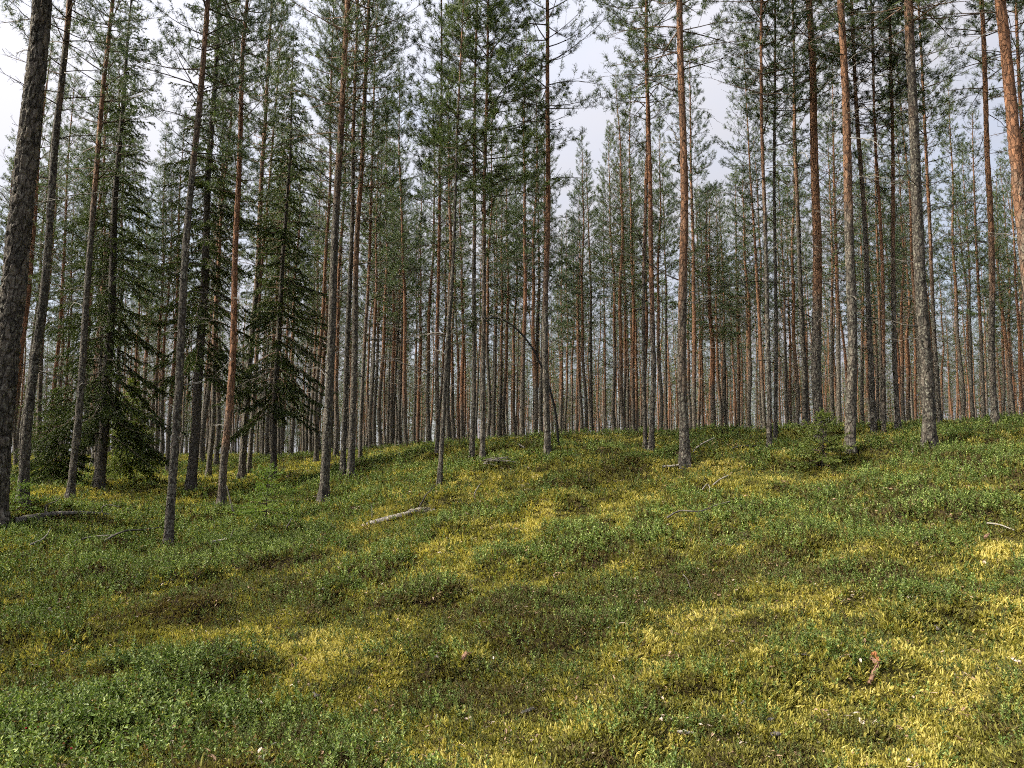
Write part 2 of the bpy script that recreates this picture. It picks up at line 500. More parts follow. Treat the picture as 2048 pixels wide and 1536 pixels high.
YELL = blobs([(850, 945, 110, 14, .9), (890, 1003, 45, 16, 1.0), (905, 1065, 60, 25, .8), (760, 1035, 60, 14, .7), (1090, 1010, 110, 30, .6), (1260, 985, 70, 18, .9), (1330, 1000, 60, 25, .8),
              (1500, 948, 130, 8, 1.1), (1600, 925, 60, 18, 1.0), (1400, 935, 40, 12, .8), (1680, 900, 50, 12, .4), (1400, 888, 120, 8, .6), (1060, 1100, 110, 40, .7), (760, 1115, 90, 25, .9),
              (1960, 985, 100, 30, .9), (2010, 1110, 70, 40, .8), (1980, 1240, 110, 60, 1.0), (1850, 1290, 120, 50, .6), (1420, 1300, 150, 50, .7), (1300, 1400, 160, 60, .55), (590, 1300, 90, 40, .8),
              (640, 1330, 110, 40, .8), (940, 1330, 60, 25, .9), (850, 1350, 120, 30, .7), (420, 1310, 90, 30, .5), (500, 1380, 120, 30, .6), (1620, 1480, 150, 40, .5), (1900, 1380, 150, 60, .5),
              (480, 1170, 90, 20, .5), (200, 1120, 50, 15, .4), (250, 1040, 60, 14, .35), (20, 1010, 50, 25, .9), (1950, 870, 120, 10, .5), (1440, 1230, 130, 30, .35), (740, 1250, 80, 30, .3),
              (1790, 1270, 80, 40, .4), (1180, 1050, 130, 25, .5), (300, 1270, 120, 40, .25)])
BROWN = blobs([(1000, 1240, 130, 40, .8), (1350, 1170, 150, 30, .8), (850, 1190, 110, 35, .7), (1460, 1500, 90, 30, 1.0), (1150, 1260, 120, 30, .5), (560, 1170, 140, 50, .5), (420, 1230, 150, 50, .45),
               (1800, 1020, 60, 14, .6), (940, 975, 60, 8, .6), (1950, 1040, 50, 14, .5), (300, 1140, 90, 20, .4), (30, 1380, 60, 40, .5), (1230, 940, 60, 8, .4), (560, 1490, 80, 40, .5)])
def field(bl, x, y):
    s = np.zeros_like(x)
    for bx, by, rx, ry, w in bl:
        s += w * np.exp(-((x - bx) / rx) ** 2 - ((y - by) / ry) ** 2)
    return s
def fields(x, y):
    wx = x + 0.5 * (fbm(x / .8, y / .8, 41, 3) - .5)
    wy = y + 0.7 * (fbm(x / .8, y / .8, 51, 3) - .5)
    n1, n2, n3 = fbm(x / .7, y / .7, 61, 4) - .5, fbm(x / .45, y / .45, 71, 4) - .5, fbm(x / .6, y / .6, 81, 3) - .5
    n1 = n1 + .55 * (fbm(x / .2, y / .2, 63, 2) - .5)
    n2 = n2 + .45 * (fbm(x / .16, y / .16, 73, 2) - .5)
    far = sstep(16, 24, y)
    cl = clump(x, y) - .35
    L = np.clip(field(LING, wx, wy) * .9 + 1.8 * n1 + 0.31 + 0.6 * cl - 0.05 * far, 0, 1.25)
    Yl = np.clip(0.42 + 0.34 * field(YELL, wx, wy) - .12 * cl + .13 * sstep(9, 14, y) - 0.22 * field(BROWN, wx, wy) + 1.25 * n2 - 0.10 * np.clip(L, 0, 1), 0, 1)  # yellower moss up the slope, with sun on the crest put into its colour
    B = np.clip(field(BROWN, wx, wy) + 1.3 * n3 + 0.05, 0, 1)
    return L, Yl, B

# ------------------------------------------------------------------ ground sheet
def ground():
    def axis(fine0, fine1, step, grow, end0, end1):
        a = list(np.arange(fine0, fine1, step))
        s, v = step, a[-1]
        while v < end1:
            s *= grow
            v += s
            a.append(v)
        s, v = step, a[0]
        b = []
        while v > end0:
            s *= grow
            v -= s
            b.append(v)
        return np.array(b[::-1] + a)
    xs = axis(-9.5, 10.0, 0.06, 1.12, -600, 600)
    ys = axis(3.2, 19.0, 0.06, 1.10, -300, 900)
    X, Y = np.meshgrid(xs, ys)
    Z = ground_h(X, Y)
    V = np.stack([X.ravel(), Y.ravel(), Z], 1)
    nx = len(xs)
    i = (np.arange(len(ys) - 1)[:, None] * nx + np.arange(nx - 1)[None]).ravel()
    T = np.concatenate([np.stack([i, i + 1, i + nx + 1], 1), np.stack([i, i + nx + 1, i + nx], 1)])
    m, nt, out = new_mat('forest floor')
    at_ = N(nt, 'ShaderNodeAttribute', attribute_name='cover')
    tc = N(nt, 'ShaderNodeTexCoord')
    n = N(nt, 'ShaderNodeTexNoise', i_Scale=35.0, i_Detail=6.0, i_Roughness=0.75)
    nt.links.new(tc.outputs['Object'], n.inputs['Vector'])
    f = mathn(nt, 'ADD', at_.outputs['Fac'], mathn(nt, 'MULTIPLY', mathn(nt, 'SUBTRACT', n.outputs['Fac'], 0.5), 1.3))
    r = ramp(nt, [(0.0, (0.035, 0.024, 0.013)), (0.35, (0.05, 0.046, 0.016)), (0.65, (0.12, 0.105, 0.028)), (1.0, (0.25, 0.20, 0.05))], f)
    p = N(nt, 'ShaderNodeBsdfPrincipled', i_Roughness=0.95)
    p.inputs['Specular IOR Level'].default_value = 0.1
    nt.links.new(r.outputs[0], p.inputs['Base Color'])
    b = N(nt, 'ShaderNodeBump', i_Strength=0.9, i_Distance=0.04)
    nt.links.new(n.outputs['Fac'], b.inputs['Height'])
    nt.links.new(b.outputs[0], p.inputs['Normal'])
    nt.links.new(p.outputs[0], out.inputs['Surface'])
    me = mesh_arrays('ground', V, T, m, smooth=True)
    L, Yl, B = fields(X.ravel(), Y.ravel())
    at2 = me.attributes.new('cover', 'FLOAT', 'POINT')
    at2.data.foreach_set('value', (Yl * 0.9 - 0.12).astype(np.float32))
    link('ground', me, kind='structure', label='mossy forest floor rising to a low crest', category='ground')
ground()

# ------------------------------------------------------------------ tree generators
def trunk_mesh(name, D, H, sides, fine_to, step, seed, mat, rough=0.0, bend=0.03):
    rng = np.random.default_rng(seed)
    zs = list(np.arange(-0.25, fine_to, step)) + list(np.linspace(fine_to, H, max(4, int((H - fine_to) / 0.6))))
    zs = np.array(zs)
    t = np.clip(zs / H, 0, 1)
    r = D / 2 * ((1 - t) ** 0.75 * 0.93 + 0.03) * (1 + 0.5 * np.exp(-np.maximum(zs, 0) / 0.16))
    ph = rng.uniform(0, 6.28, 4)
    amp = bend * rng.uniform(0.5, 1.3, 2)
    k = sstep(0, 1.5, zs)
    cx = k * (amp[0] * np.sin(zs * 0.55 + ph[0]) + 0.35 * amp[0] * np.sin(zs * 1.5 + ph[2]))
    cy = k * (amp[1] * np.sin(zs * 0.5 + ph[1]) + 0.35 * amp[1] * np.sin(zs * 1.4 + ph[3]))
    a = np.arange(sides) / sides * 2 * math.pi
    Z, A = np.meshgrid(zs, a, indexing='ij')
    ca, sa = np.cos(A), np.sin(A)
    rr = r[:, None] * np.ones_like(A)
    flare = np.exp(-np.maximum(Z, 0) / 0.25)
    rr = rr * (1 + 0.16 * flare * np.sin(A * 4 + ph[0]) + 0.10 * flare * np.sin(A * 7 + ph[1]))
    if rough > 0:
        sc_ = 1 / 0.05
        n1 = vnoise(ca * r[0] * sc_ + 50, sa * r[0] * sc_ + 50, Z * 7.0 + 50, seed)
        n2 = vnoise(ca * r[0] * sc_ * 2.2 + 90, sa * r[0] * sc_ * 2.2 + 90, Z * 17.0 + 90, seed + 5)
        plate = sstep(0.06, 0.2, np.abs(n1 - 0.5)) * 0.7 + 0.6 * (n2 - 0.5)
        rr = rr + rough * (1.1 - 0.5 * t[:, None]) * (plate - 0.5)
    lumps = vnoise(ca * 1.3 + 20, sa * 1.3 + 20, Z * 1.8 + 20, seed + 9) - 0.5
    rr = rr * (1 + 0.13 * lumps)
    V = np.stack([cx[:, None] + rr * ca, cy[:, None] + rr * sa, Z], -1).reshape(-1, 3)
    n = len(zs)
    i = np.arange(n - 1)[:, None] * sides
    j = np.arange(sides)[None]
    q = (j + 1) % sides
    A_, B_, C_, D_ = (i + j).ravel(), (i + q).ravel(), (i + sides + q).ravel(), (i + sides + j).ravel()
    T = np.concatenate([np.stack([A_, B_, C_], 1), np.stack([A_, C_, D_], 1)])
    return mesh_arrays(name, V, T, mat, smooth=True)

def unit(v):
    v = np.asarray(v, float)
    return v / (np.linalg.norm(v, axis=-1, keepdims=True) + 1e-9)

def needles(P, Dr, L, nn, nl, nw, spread, rng):
    """a bottle brush of nn thin blades on each shoot"""
    P, Dr, L = np.asarray(P), unit(Dr), np.asarray(L)
    n = len(P)
    s = rng.uniform(0.0, 1.0, (n, nn))
    base = P[:, None] + Dr[:, None] * (L[:, None] * s)[..., None]
    rnd = unit(rng.normal(size=(n, nn, 3)))
    perp = unit(rnd - (rnd * Dr[:, None]).sum(-1, keepdims=True) * Dr[:, None])
    d = unit(Dr[:, None] * (1 - spread) + perp * spread)
    side = unit(np.cross(d, rng.normal(size=(n, nn, 3))))
    ln = nl * rng.uniform(0.75, 1.2, (n, nn, 1))
    w = nw * rng.uniform(0.7, 1.3, (n, nn, 1)) / 2
    V = np.stack([base - side * w, base + side * w, base + d * ln], 2).reshape(-1, 3)
    T = np.arange(len(V)).reshape(-1, 3)
    return V, T

def pine_crown(seed, H=15.0, base=6.0, R=1.45, dens=1.0, nn=14, nw=0.008, name='crown'):
    rng = np.random.default_rng(seed)
    tb = Tubes()
    P, Dv, Ln = [], [], []
    z = base
    while z < H - 0.25:
        t = (z - base) / (H - base)
        n = rng.integers(3, 6)
        prof = (0.62 + 1.5 * t) if t < 0.25 else 1.0 * ((1 - t) / 0.75) ** 0.72
        a0 = rng.uniform(0, 6.28)
        for k in range(n):
            az = a0 + k * 6.283 / n + rng.normal(0, 0.25)
            L = R * prof * rng.uniform(0.6, 1.25)
            if L < 0.12:
                continue
            live = rng.uniform() > (0.38 - 3.2 * t) and rng.uniform() < 0.75 + dens * 0.25
            el = math.radians(2 + 48 * t + rng.normal(0, 9))
            el2 = el + math.radians(rng.uniform(5, 35) if t > 0.12 else rng.uniform(-25, 15))
            m = 6
            s = np.linspace(0, 1, m)
            ang = el + (el2 - el) * s
            wav = rng.normal(0, 0.10, m).cumsum() * 0.6
            h = np.array([math.cos(az), math.sin(az)])
            q = np.array([-h[1], h[0]])
            seg = L / (m - 1)
            dirs = np.stack([np.cos(ang)[:, None] * (h * np.cos(wav)[:, None] + q * np.sin(wav)[:, None])], 0)[0]
            dirs = np.concatenate([dirs, np.sin(ang)[:, None]], 1)
            pts = np.concatenate([[[0, 0, 0]], np.cumsum(dirs[:-1] * seg, 0)]) + np.array([0, 0, z + rng.normal(0, 0.05)])
            tb.add(pts, np.linspace(0.007 + 0.006 * L, 0.003, m), 3)
            nt_ = max(2, int(L * (6.0 if live else 4.0) * (0.7 + 0.3 * dens)))
            for w in range(nt_):
                u = 0.22 + 0.78 * (w + rng.uniform()) / nt_
                f = u * (m - 1)
                i0 = min(int(f), m - 2)
                p = pts[i0] + (pts[i0 + 1] - pts[i0]) * (f - i0)
                d0 = unit(pts[i0 + 1] - pts[i0])
                sgn = 1 if (w % 2) else -1
                sd = np.array([q[0], q[1], 0]) * sgn
                td = unit(d0 * rng.uniform(0.5, 1.1) + sd * rng.uniform(0.5, 1.1) + np.array([0, 0, rng.uniform(-0.15, 0.5)]))
                tl = (0.16 + 0.34 * L * (1.05 - u)) * rng.uniform(0.6, 1.3)
                td2 = unit(td + np.array([0, 0, 0.45]) + rng.normal(0, 0.15, 3))
                p1 = p + td * tl * 0.55
                p2 = p1 + td2 * tl * 0.45
                tb.add([p, p1, p2], [0.0035, 0.003, 0.002], 3)
                if live:
                    ns = max(3, int(tl / 0.062 * dens))
                    for g in range(ns):
                        v = 0.45 + 0.55 * ((g + rng.uniform()) / ns) ** .7
                        pp = p + td * tl * v if v < 0.55 else p1 + td2 * tl * (v - 0.55)
                        sdv = unit(td * 0.8 + rng.normal(0, 0.65, 3) + np.array([0, 0, 0.35]))
                        P.append(pp)
                        Dv.append(sdv)
                        Ln.append(rng.uniform(0.06, 0.13))
                    P.append(p2 - td2 * 0.03)
                    Dv.append(td2)
                    Ln.append(0.12)
                else:
                    for g in range(2):
                        tb.add([p1, p1 + unit(td + rng.normal(0, 0.7, 3)) * tl * 0.4], [0.003, 0.0015], 3)
            if live:
                for g in range(4):
                    P.append(pts[-1] - dirs[-1] * 0.04 * g)
                    Dv.append(unit(dirs[-1] + rng.normal(0, 0.35, 3) + np.array([0, 0, 0.2])))
                    Ln.append(0.13)
        z += rng.uniform(0.22, 0.46) * (1.0 if t > 0.15 else 1.25)
    for g in range(14):
        P.append(np.array([0, 0, H - 0.5 + 0.035 * g]))
        Dv.append(unit(np.array([0, 0, 1.2]) + rng.normal(0, 0.4, 3)))
        Ln.append(0.14)
    V, T = needles(np.array(P), np.array(Dv), np.array(Ln), nn, 0.074, nw, 0.6, rng)
    return mesh_arrays(name, V, T, M['pine']), tb.mesh('branches', M['limb'])

def spruce_crown(seed, H, base, R, mat, nn=9, gap=0.26, droop=1.0, dens=1.0, nl=0.026, nw=0.007, tipup=10):
    rng = np.random.default_rng(seed)
    tb = Tubes()
    P, Dv, Ln = [], [], []
    z = base
    while z < H - 0.05 * H / 4:
        t = (z - base) / (H - base)
        n = rng.integers(4, 7)
        a0 = rng.uniform(0, 6.28)
        for k in range(n):
            az = a0 + k * 6.283 / n + rng.normal(0, 0.3)
            L = R * (1 - t) ** 0.75 * rng.uniform(0.55, 1.2)
            if L < 0.04 or rng.uniform() > 0.3 + 0.55 * dens:
                continue
            el = math.radians((-14 * droop) + 50 * t ** 1.3 + rng.normal(0, 8))
            m = 7
            s = np.linspace(0, 1, m)
            ang = el + np.radians(-22 * droop * np.sin(s * 2.6) + tipup * s ** 2)
            h = np.array([math.cos(az), math.sin(az), 0])
            q = np.array([-h[1], h[0], 0])
            dirs = np.cos(ang)[:, None] * h + np.sin(ang)[:, None] * np.array([0, 0, 1.0]) + q * rng.normal(0, 0.08)
            pts = np.concatenate([[[0, 0, 0]], np.cumsum(dirs[:-1] * (L / (m - 1)), 0)]) + np.array([0, 0, z])
            tb.add(pts, np.linspace(0.004 + 0.008 * L, 0.0025, m), 3)
            step = 0.06 if R > 0.8 else 0.035
            nt_ = max(3, int(L / step))
            for w in range(nt_):
                u = 0.12 + 0.88 * (w + rng.uniform()) / nt_
                f = u * (m - 1)
                i0 = min(int(f), m - 2)
                p = pts[i0] + (pts[i0 + 1] - pts[i0]) * (f - i0)
                d0 = unit(pts[i0 + 1] - pts[i0])
                sgn = 1 if (w % 2) else -1
                td = unit(d0 * 0.8 + q * sgn * rng.uniform(0.4, 0.9) + np.array([0, 0, -rng.uniform(0.0, 0.75) * droop]))
                tl = min(0.45, 0.06 + 0.30 * L * (1.1 - u)) * rng.uniform(0.6, 1.25)
                ns = max(2, int(tl / 0.04))
                for g in range(ns):
                    if u < 0.3 and rng.uniform() < 0.5:
                        continue
                    P.append(p + td * tl * g / ns + np.array([0, 0, -0.12 * droop * tl * (g / ns) ** 2]))
                    Dv.append(unit(td + np.array([0, 0, -0.3 * droop * g / ns]) + rng.normal(0, 0.15, 3)))
                    Ln.append(0.05)
        z += gap * rng.uniform(0.6, 1.3) * (H / 12 if R > 0.8 else 1)
    for g in range(6):
        P.append(np.array([0, 0, H - 0.05 * g]))
        Dv.append(np.array([0, 0, 1.0]))
        Ln.append(0.05)
    V, T = needles(np.array(P), np.array(Dv), np.array(Ln), nn, nl, nw, 0.6, rng)
    return mesh_arrays('crown', V, T, mat), tb.mesh('branches', M['limb'])

def dead_branch(seed, length):
    """a bare bent branch with side twigs, root at the origin, reaching along +X"""
    rng = np.random.default_rng(seed)
    tb = Tubes()
    m = 8
    el = rng.uniform(-0.1, 0.5)
    ang = el + np.cumsum(rng.normal(-0.07, 0.16, m))
    wav = np.cumsum(rng.normal(0, 0.14, m))
    d = np.stack([np.cos(ang) * np.cos(wav), np.cos(ang) * np.sin(wav), np.sin(ang)], 1)
    pts = np.concatenate([[[0, 0, 0]], np.cumsum(d[:-1] * length / (m - 1), 0)])
    tb.add(pts, np.linspace(0.011 if length > 0.5 else 0.009, 0.003, m), 4)
    for w in range(int(3 + length * 4)):
        i0 = rng.integers(2, m - 1)
        p = pts[i0]
        td = unit(d[i0] + rng.normal(0, 0.75, 3))
        tl = length * rng.uniform(0.12, 0.42)
        p1 = p + td * tl * .5
        tb.add([p, p1, p1 + unit(td + rng.normal(0, .4, 3)) * tl * .5], [0.0045, 0.0035, 0.002], 3)
    return tb
DEADS = [dead_branch(100 + k, [0.28, 0.4, 0.55, 0.75, 0.95, 1.2, 0.35, 0.65, 1.45, 0.2, 0.85, 0.5][k]) for k in range(12)]
DEAD_ME = [tb.mesh('dead_branch', M['dead'] if k % 3 == 0 else M['dead_dark']) for k, tb in enumerate(DEADS)]
def dead_set(seed, D, H, lo, hi, n):
    rng = np.random.default_rng(seed)
    Vs, Ts, c = [], [], 0
    for k in range(n):
        V, T = DEADS[rng.integers(0, 12)].arrays()
        a = rng.uniform(0, 6.28)
        e = rng.normal(0, 0.2)
        s = rng.uniform(0.7, 1.25)
        R_ = np.array(Euler((0, -e, a)).to_matrix())
        z = lo + (hi - lo) * rng.uniform() ** 0.7
        Vs.append(V * s @ R_.T + np.array([math.cos(a), math.sin(a), 0]) * D * 0.35 + np.array([0, 0, z]))
        Ts.append(T + c)
        c += len(V)
    return mesh_arrays('dead_branches', np.concatenate(Vs), np.concatenate(Ts), M['dead_dark'], smooth=True)

CH, CB = 15.0, 6.0
CROWNS = [pine_crown(201, dens=1.1), pine_crown(202, dens=.9, R=1.6), pine_crown(203, dens=1.4, R=1.3), pine_crown(204, dens=1.05, R=1.45),
          pine_crown(205, dens=0.75, R=1.65), pine_crown(206, dens=1.25, R=1.2, base=5.0)]
DENSE = pine_crown(207, dens=2.0, R=1.5, base=5.0)
SHORT = pine_crown(208, H=10.2, base=4.6, R=0.7, dens=1.0)
FARC = [pine_crown(221 + k, dens=0.55, nn=7, nw=0.013, R=1.2 + .1 * k) for k in range(4)]
TRUNKS = [trunk_mesh('trunk', 0.2, 15.0, 10, 3.0, 0.3, 300 + k, M[['bark', 'bark', 'bark_rusty', 'bark', 'bark_dark', 'bark'][k]], bend=0.07) for k in range(6)]
DEADSETS = [dead_set(320 + k, 0.2, 15, 2.0, 8.0, 30) for k in range(5)]

ALL_TREES = []
OPEN = [(815, 895, 190), (300, 365, 230), (1395, 1475, 370), (1120, 1190, 270), (1455, 1525, 330)]
def fit_height(b, H):
    d = np.array(b) - EYE
    cy = d[1] * math.cos(PITCH) + d[2] * math.sin(PITCH)
    col = 1024 + F * d[0] / cy
    for a, c, row in OPEN:
        if a < col < c:
            z = EYE[2] + ray(col, row)[2] * d[1]
            H = min(H, z - b[2])
    return max(H, 7.0)
def lean_quat(base, top):
    d = Vector(top) - Vector(base)
    return Vector((0, 0, 1)).rotation_difference(d.normalized())

def place_tree(root, trunk_me, D_ratio, crown, H, crown_scale_xy, rot, dead=None):
    t = link('trunk', trunk_me, root)
    t.scale = (D_ratio, D_ratio, H / 15.0)
    if crown is not None:
        c = link('crown', crown[0], root)
        c.scale = (crown_scale_xy, crown_scale_xy, H / 15.0)
        c.rotation_euler = (0, 0, rot)
        b = link('branches', crown[1], c, kind='stuff')
    if dead is not None:
        dd = link('dead_branches', dead, root, kind='stuff')
        dd.rotation_euler = (0, 0, rot * 1.7)

def make_root(name, base, top, label, category, group=None):
    root = bpy.data.objects.new(name, None)
    COL.objects.link(root)
    root.empty_display_size = 0.2
    root.location = base
    root.rotation_mode = 'QUATERNION'
    if top is not None:
        root.rotation_quaternion = lean_quat(base, top)
    root['label'] = label
    root['category'] = category
    if group:
        root['group'] = group
    return root

# --- the pines one can tell apart: foot pixel, upper pixel, width at the foot in pixels
MAIN = [  # xb, yb, xt, yt, width, distance, H, bark, crown, crown xy, number of dead branches, short name, label
    (-18, 1052, 82, 0, 66, None, 18.5, 'bark_big', 0, 1.1, 16, 'massive scaly trunk', 'massive scaly dark pine trunk cut off by the picture edge'),
    (43, 1008, 138, 0, 24, None, 15.5, 'bark_dark', 1, 1.0, 16, 'dark straight pine', 'tall dark straight pine right beside the massive scaly trunk'),
    (140, 1002, 224, 0, 19, None, 15.5, 'bark_dark', 4, 1.0, 16, 'slim dark pine', 'slim dark pine standing just in front of the drooping spruce'),
    (335, 1098, 414, 0, 23, None, 14.5, 'bark_dark', 3, 1.0, 22, 'crooked grey pine', 'crooked flaky grey pine with the lowest foot, dry stick lying against it'),
    (442, 1018, 498, 0, 20, None, 15.0, 'bark_rusty', 0, 1.0, 20, 'rusty orange pine', 'rusty orange pine coloured almost down to its foot'),
    (483, 962, 541, 100, 19, None, 15.0, 'bark', 2, 1.0, 16, 'pale-footed pine', 'pine with pale grey foot and orange top behind the young spruce'),
    (497, 950, 560, 60, 12, None, 14.0, 'bark', 5, .9, 8, 'half-hidden pine', 'thinner pine half hidden behind the pale-footed pine'),
    (647, 1006, 695, 0, 25, None, 16.0, 'bark_dark', 3, 1.1, 22, 'lone dark pine', 'lone dark grey pine on green shrubs left of the fallen log'),
    (685, 958, 717, 0, 15, None, 15.5, 'bark_dark', 1, 1.0, 14, 'grey paired pine', 'grey pine on the left of the close pair behind the lone dark pine'),
    (701, 958, 735, 0, 18, None, 15.5, 'bark', 0, 1.1, 14, 'orange paired pine', 'orange-stemmed pine on the right of the close pair'),
    (874, 911, 882, 78, 11, None, 13.5, 'bark_rusty', 5, .9, 10, 'straight rusty pine', 'straight rusty pine just left behind the leaning pine'),
    (879, 973, 929, 0, 13, None, 9.6, 'bark_dark', 'short', 1.0, 12, 'leaning pine', 'short thin leaning pine with its tip in view, above the mossy hummock'),
    (944, 918, 951, 300, 13, None, 13.5, 'bark', 2, .9, 16, 'left close pine', 'pine on the left of the close pair under the dense dark crown'),
    (965, 926, 972, 300, 14, None, 12.4, 'bark', 'dense', 1.05, 16, 'dense-crowned pine', 'pine with the densest dark green crown and a heap of twigs at its foot'),
    (1095, 911, 1092, 0, 17, None, 15.5, 'bark', 4, 1.0, 18, 'centre pine', 'straight pine with sparse crown standing behind the bent black stem'),
    (1291, 905, 1290, 0, 11, None, 15.0, 'bark_rusty', 2, .9, 8, 'thin touching pine', 'thinner stem of the two touching pines on the crest'),
    (1303, 909, 1297, 0, 15, None, 16.0, 'bark_rusty', 0, 1.1, 12, 'touching pines', 'thicker stem of the two touching pines on the crest'),
    (1371, 936, 1356, 0, 25, None, 15.5, 'bark', 4, 1.1, 20, 'grey-footed pine', 'pine with flaky grey foot and orange top rising from yellow moss'),
    (1539, 898, 1523, 0, 12, None, 15.0, 'bark', 1, 1.1, 12, 'pale thin pine', 'thin pine with pale foot on the moss left of the small spruce'),
    (1551, 886, 1551, 100, 10, None, 14.0, 'bark_dark', 5, 1.0, 8, 'dark thin pine', 'thin dark pine right beside the pale thin pine'),
    (1611, 870, 1590, 200, 14, 17.0, 14.0, 'bark_dark', 3, 1.0, 10, 'shaded pine', 'grey pine half hidden behind the pine by the small spruce'),
    (1641, 888, 1617, 0, 27, None, 16.0, 'bark', 0, 1.1, 14, 'spruce-side pine', 'thick orange-topped pine rising right behind the small bushy spruce'),
    (1701, 908, 1687, 0, 26, None, 16.0, 'bark', 3, 1.1, 20, 'lichen-flecked pine', 'thick lichen-flecked pine immediately right of the small bushy spruce'),
    (1748, 870, 1704, 0, 15, None, 14.5, 'bark', 1, 1.0, 12, 'brown curved pine', 'slightly curved brown pine between two thick lichened pines'),
    (1768, 868, 1751, 200, 10, None, 14.0, 'bark_rusty', 5, .9, 8, 'red slim pine', 'slim reddish pine right of the brown curved pine'),
    (1796, 865, 1778, 100, 13, None, 14.5, 'bark', 2, 1.0, 10, 'brown straight pine', 'straight brown pine left of the broad-footed pine'),
    (1861, 902, 1819, 0, 32, None, 16.0, 'bark_dark', 4, 1.15, 22, 'broad-footed pine', 'broad-footed dark grey pine with pale flaky bark above the berry shrubs'),
    (1880, 857, 1846, 200, 11, None, 14.0, 'bark', 5, 1.0, 8, 'thin leaning pine', 'thin brown pine close behind the broad-footed pine'),
    (1991, 854, 1960, 0, 17, None, 14.5, 'bark', 3, 1.0, 14, 'far-slope pine', 'grey-brown pine alone on the high crest near the picture edge'),
    (2082, 895, 2002, 0, 38, None, 16.0, 'bark_rusty', 1, 1.2, 16, 'bright orange pine', 'thick bright orange pine leaving the picture at its upper corner'),
    (2066, 862, 2028, 0, 14, 15.5, 14.5, 'bark_rusty', 0, 1.0, 8, 'corner pine', 'slim orange pine just behind the thick bright orange pine'),
]
main_pos = []
for k, (xb, yb, xt, yt, w, dist, H, bark, cr, cxy, nd, short, label) in enumerate(MAIN):
    b = hit(xb, yb) if dist is None else None
    if b is None:
        d = dist or 17.0
        b = at(xb, yb, d)
        b[2] = gz(b[0], b[1])
    if b[1] > 24:
        b = at(xb, yb, 20.0)
        b[2] = gz(b[0], b[1])
    D = 0.8 * w * b[1] / F
    top = at(xt, yt, b[1])
    root = make_root('pine_tree', b, top, label, 'pine tree')
    big = w > 60
    me = trunk_mesh('trunk', D, H, 64 if big else 22, 10.0, 0.028 if big else 0.07, 500 + k, M[bark], rough=0.034 if big else 0.007 + 0.02 * D, bend=0.03 if xb > 0 else 0.02)
    t = link('trunk', me, root)
    if cr == 'dense':
        c, s, hs = DENSE, cxy, H / 15.0
    elif cr == 'short':
        c, s, hs = SHORT, cxy, H / 10.2
    else:
        c, s, hs = CROWNS[cr], cxy * .85, H / 15.0
    co = link('crown', c[0], root)
    co.scale = (s, s, hs)
    co.rotation_euler = (0, 0, k * 1.3)
    link('branches', c[1], co, kind='stuff')
    rng = np.random.default_rng(700 + k)
    hi = (4.6 if cr == 'short' else 6.6) * hs
    for j in range(nd):
        z = 1.4 + (hi - 1.2) * rng.uniform() ** 0.75
        a = rng.uniform(0, 6.28)
        i = int(rng.integers(0, 12))
        o = link('dead_branch', DEAD_ME[i], root)
        rr = D / 2 * ((1 - z / H) ** 0.75) * 0.9
        o.location = (math.cos(a) * rr, math.sin(a) * rr, z)
        o.rotation_euler = (rng.uniform(-.5, .5), rng.uniform(-.25, .3), a)
        q = rng.uniform(0.6, 1.15)
        o.scale = (q, q, q)
    main_pos.append((xb, b[0], b[1], short))
    ALL_TREES.append((b[0], b[1]))

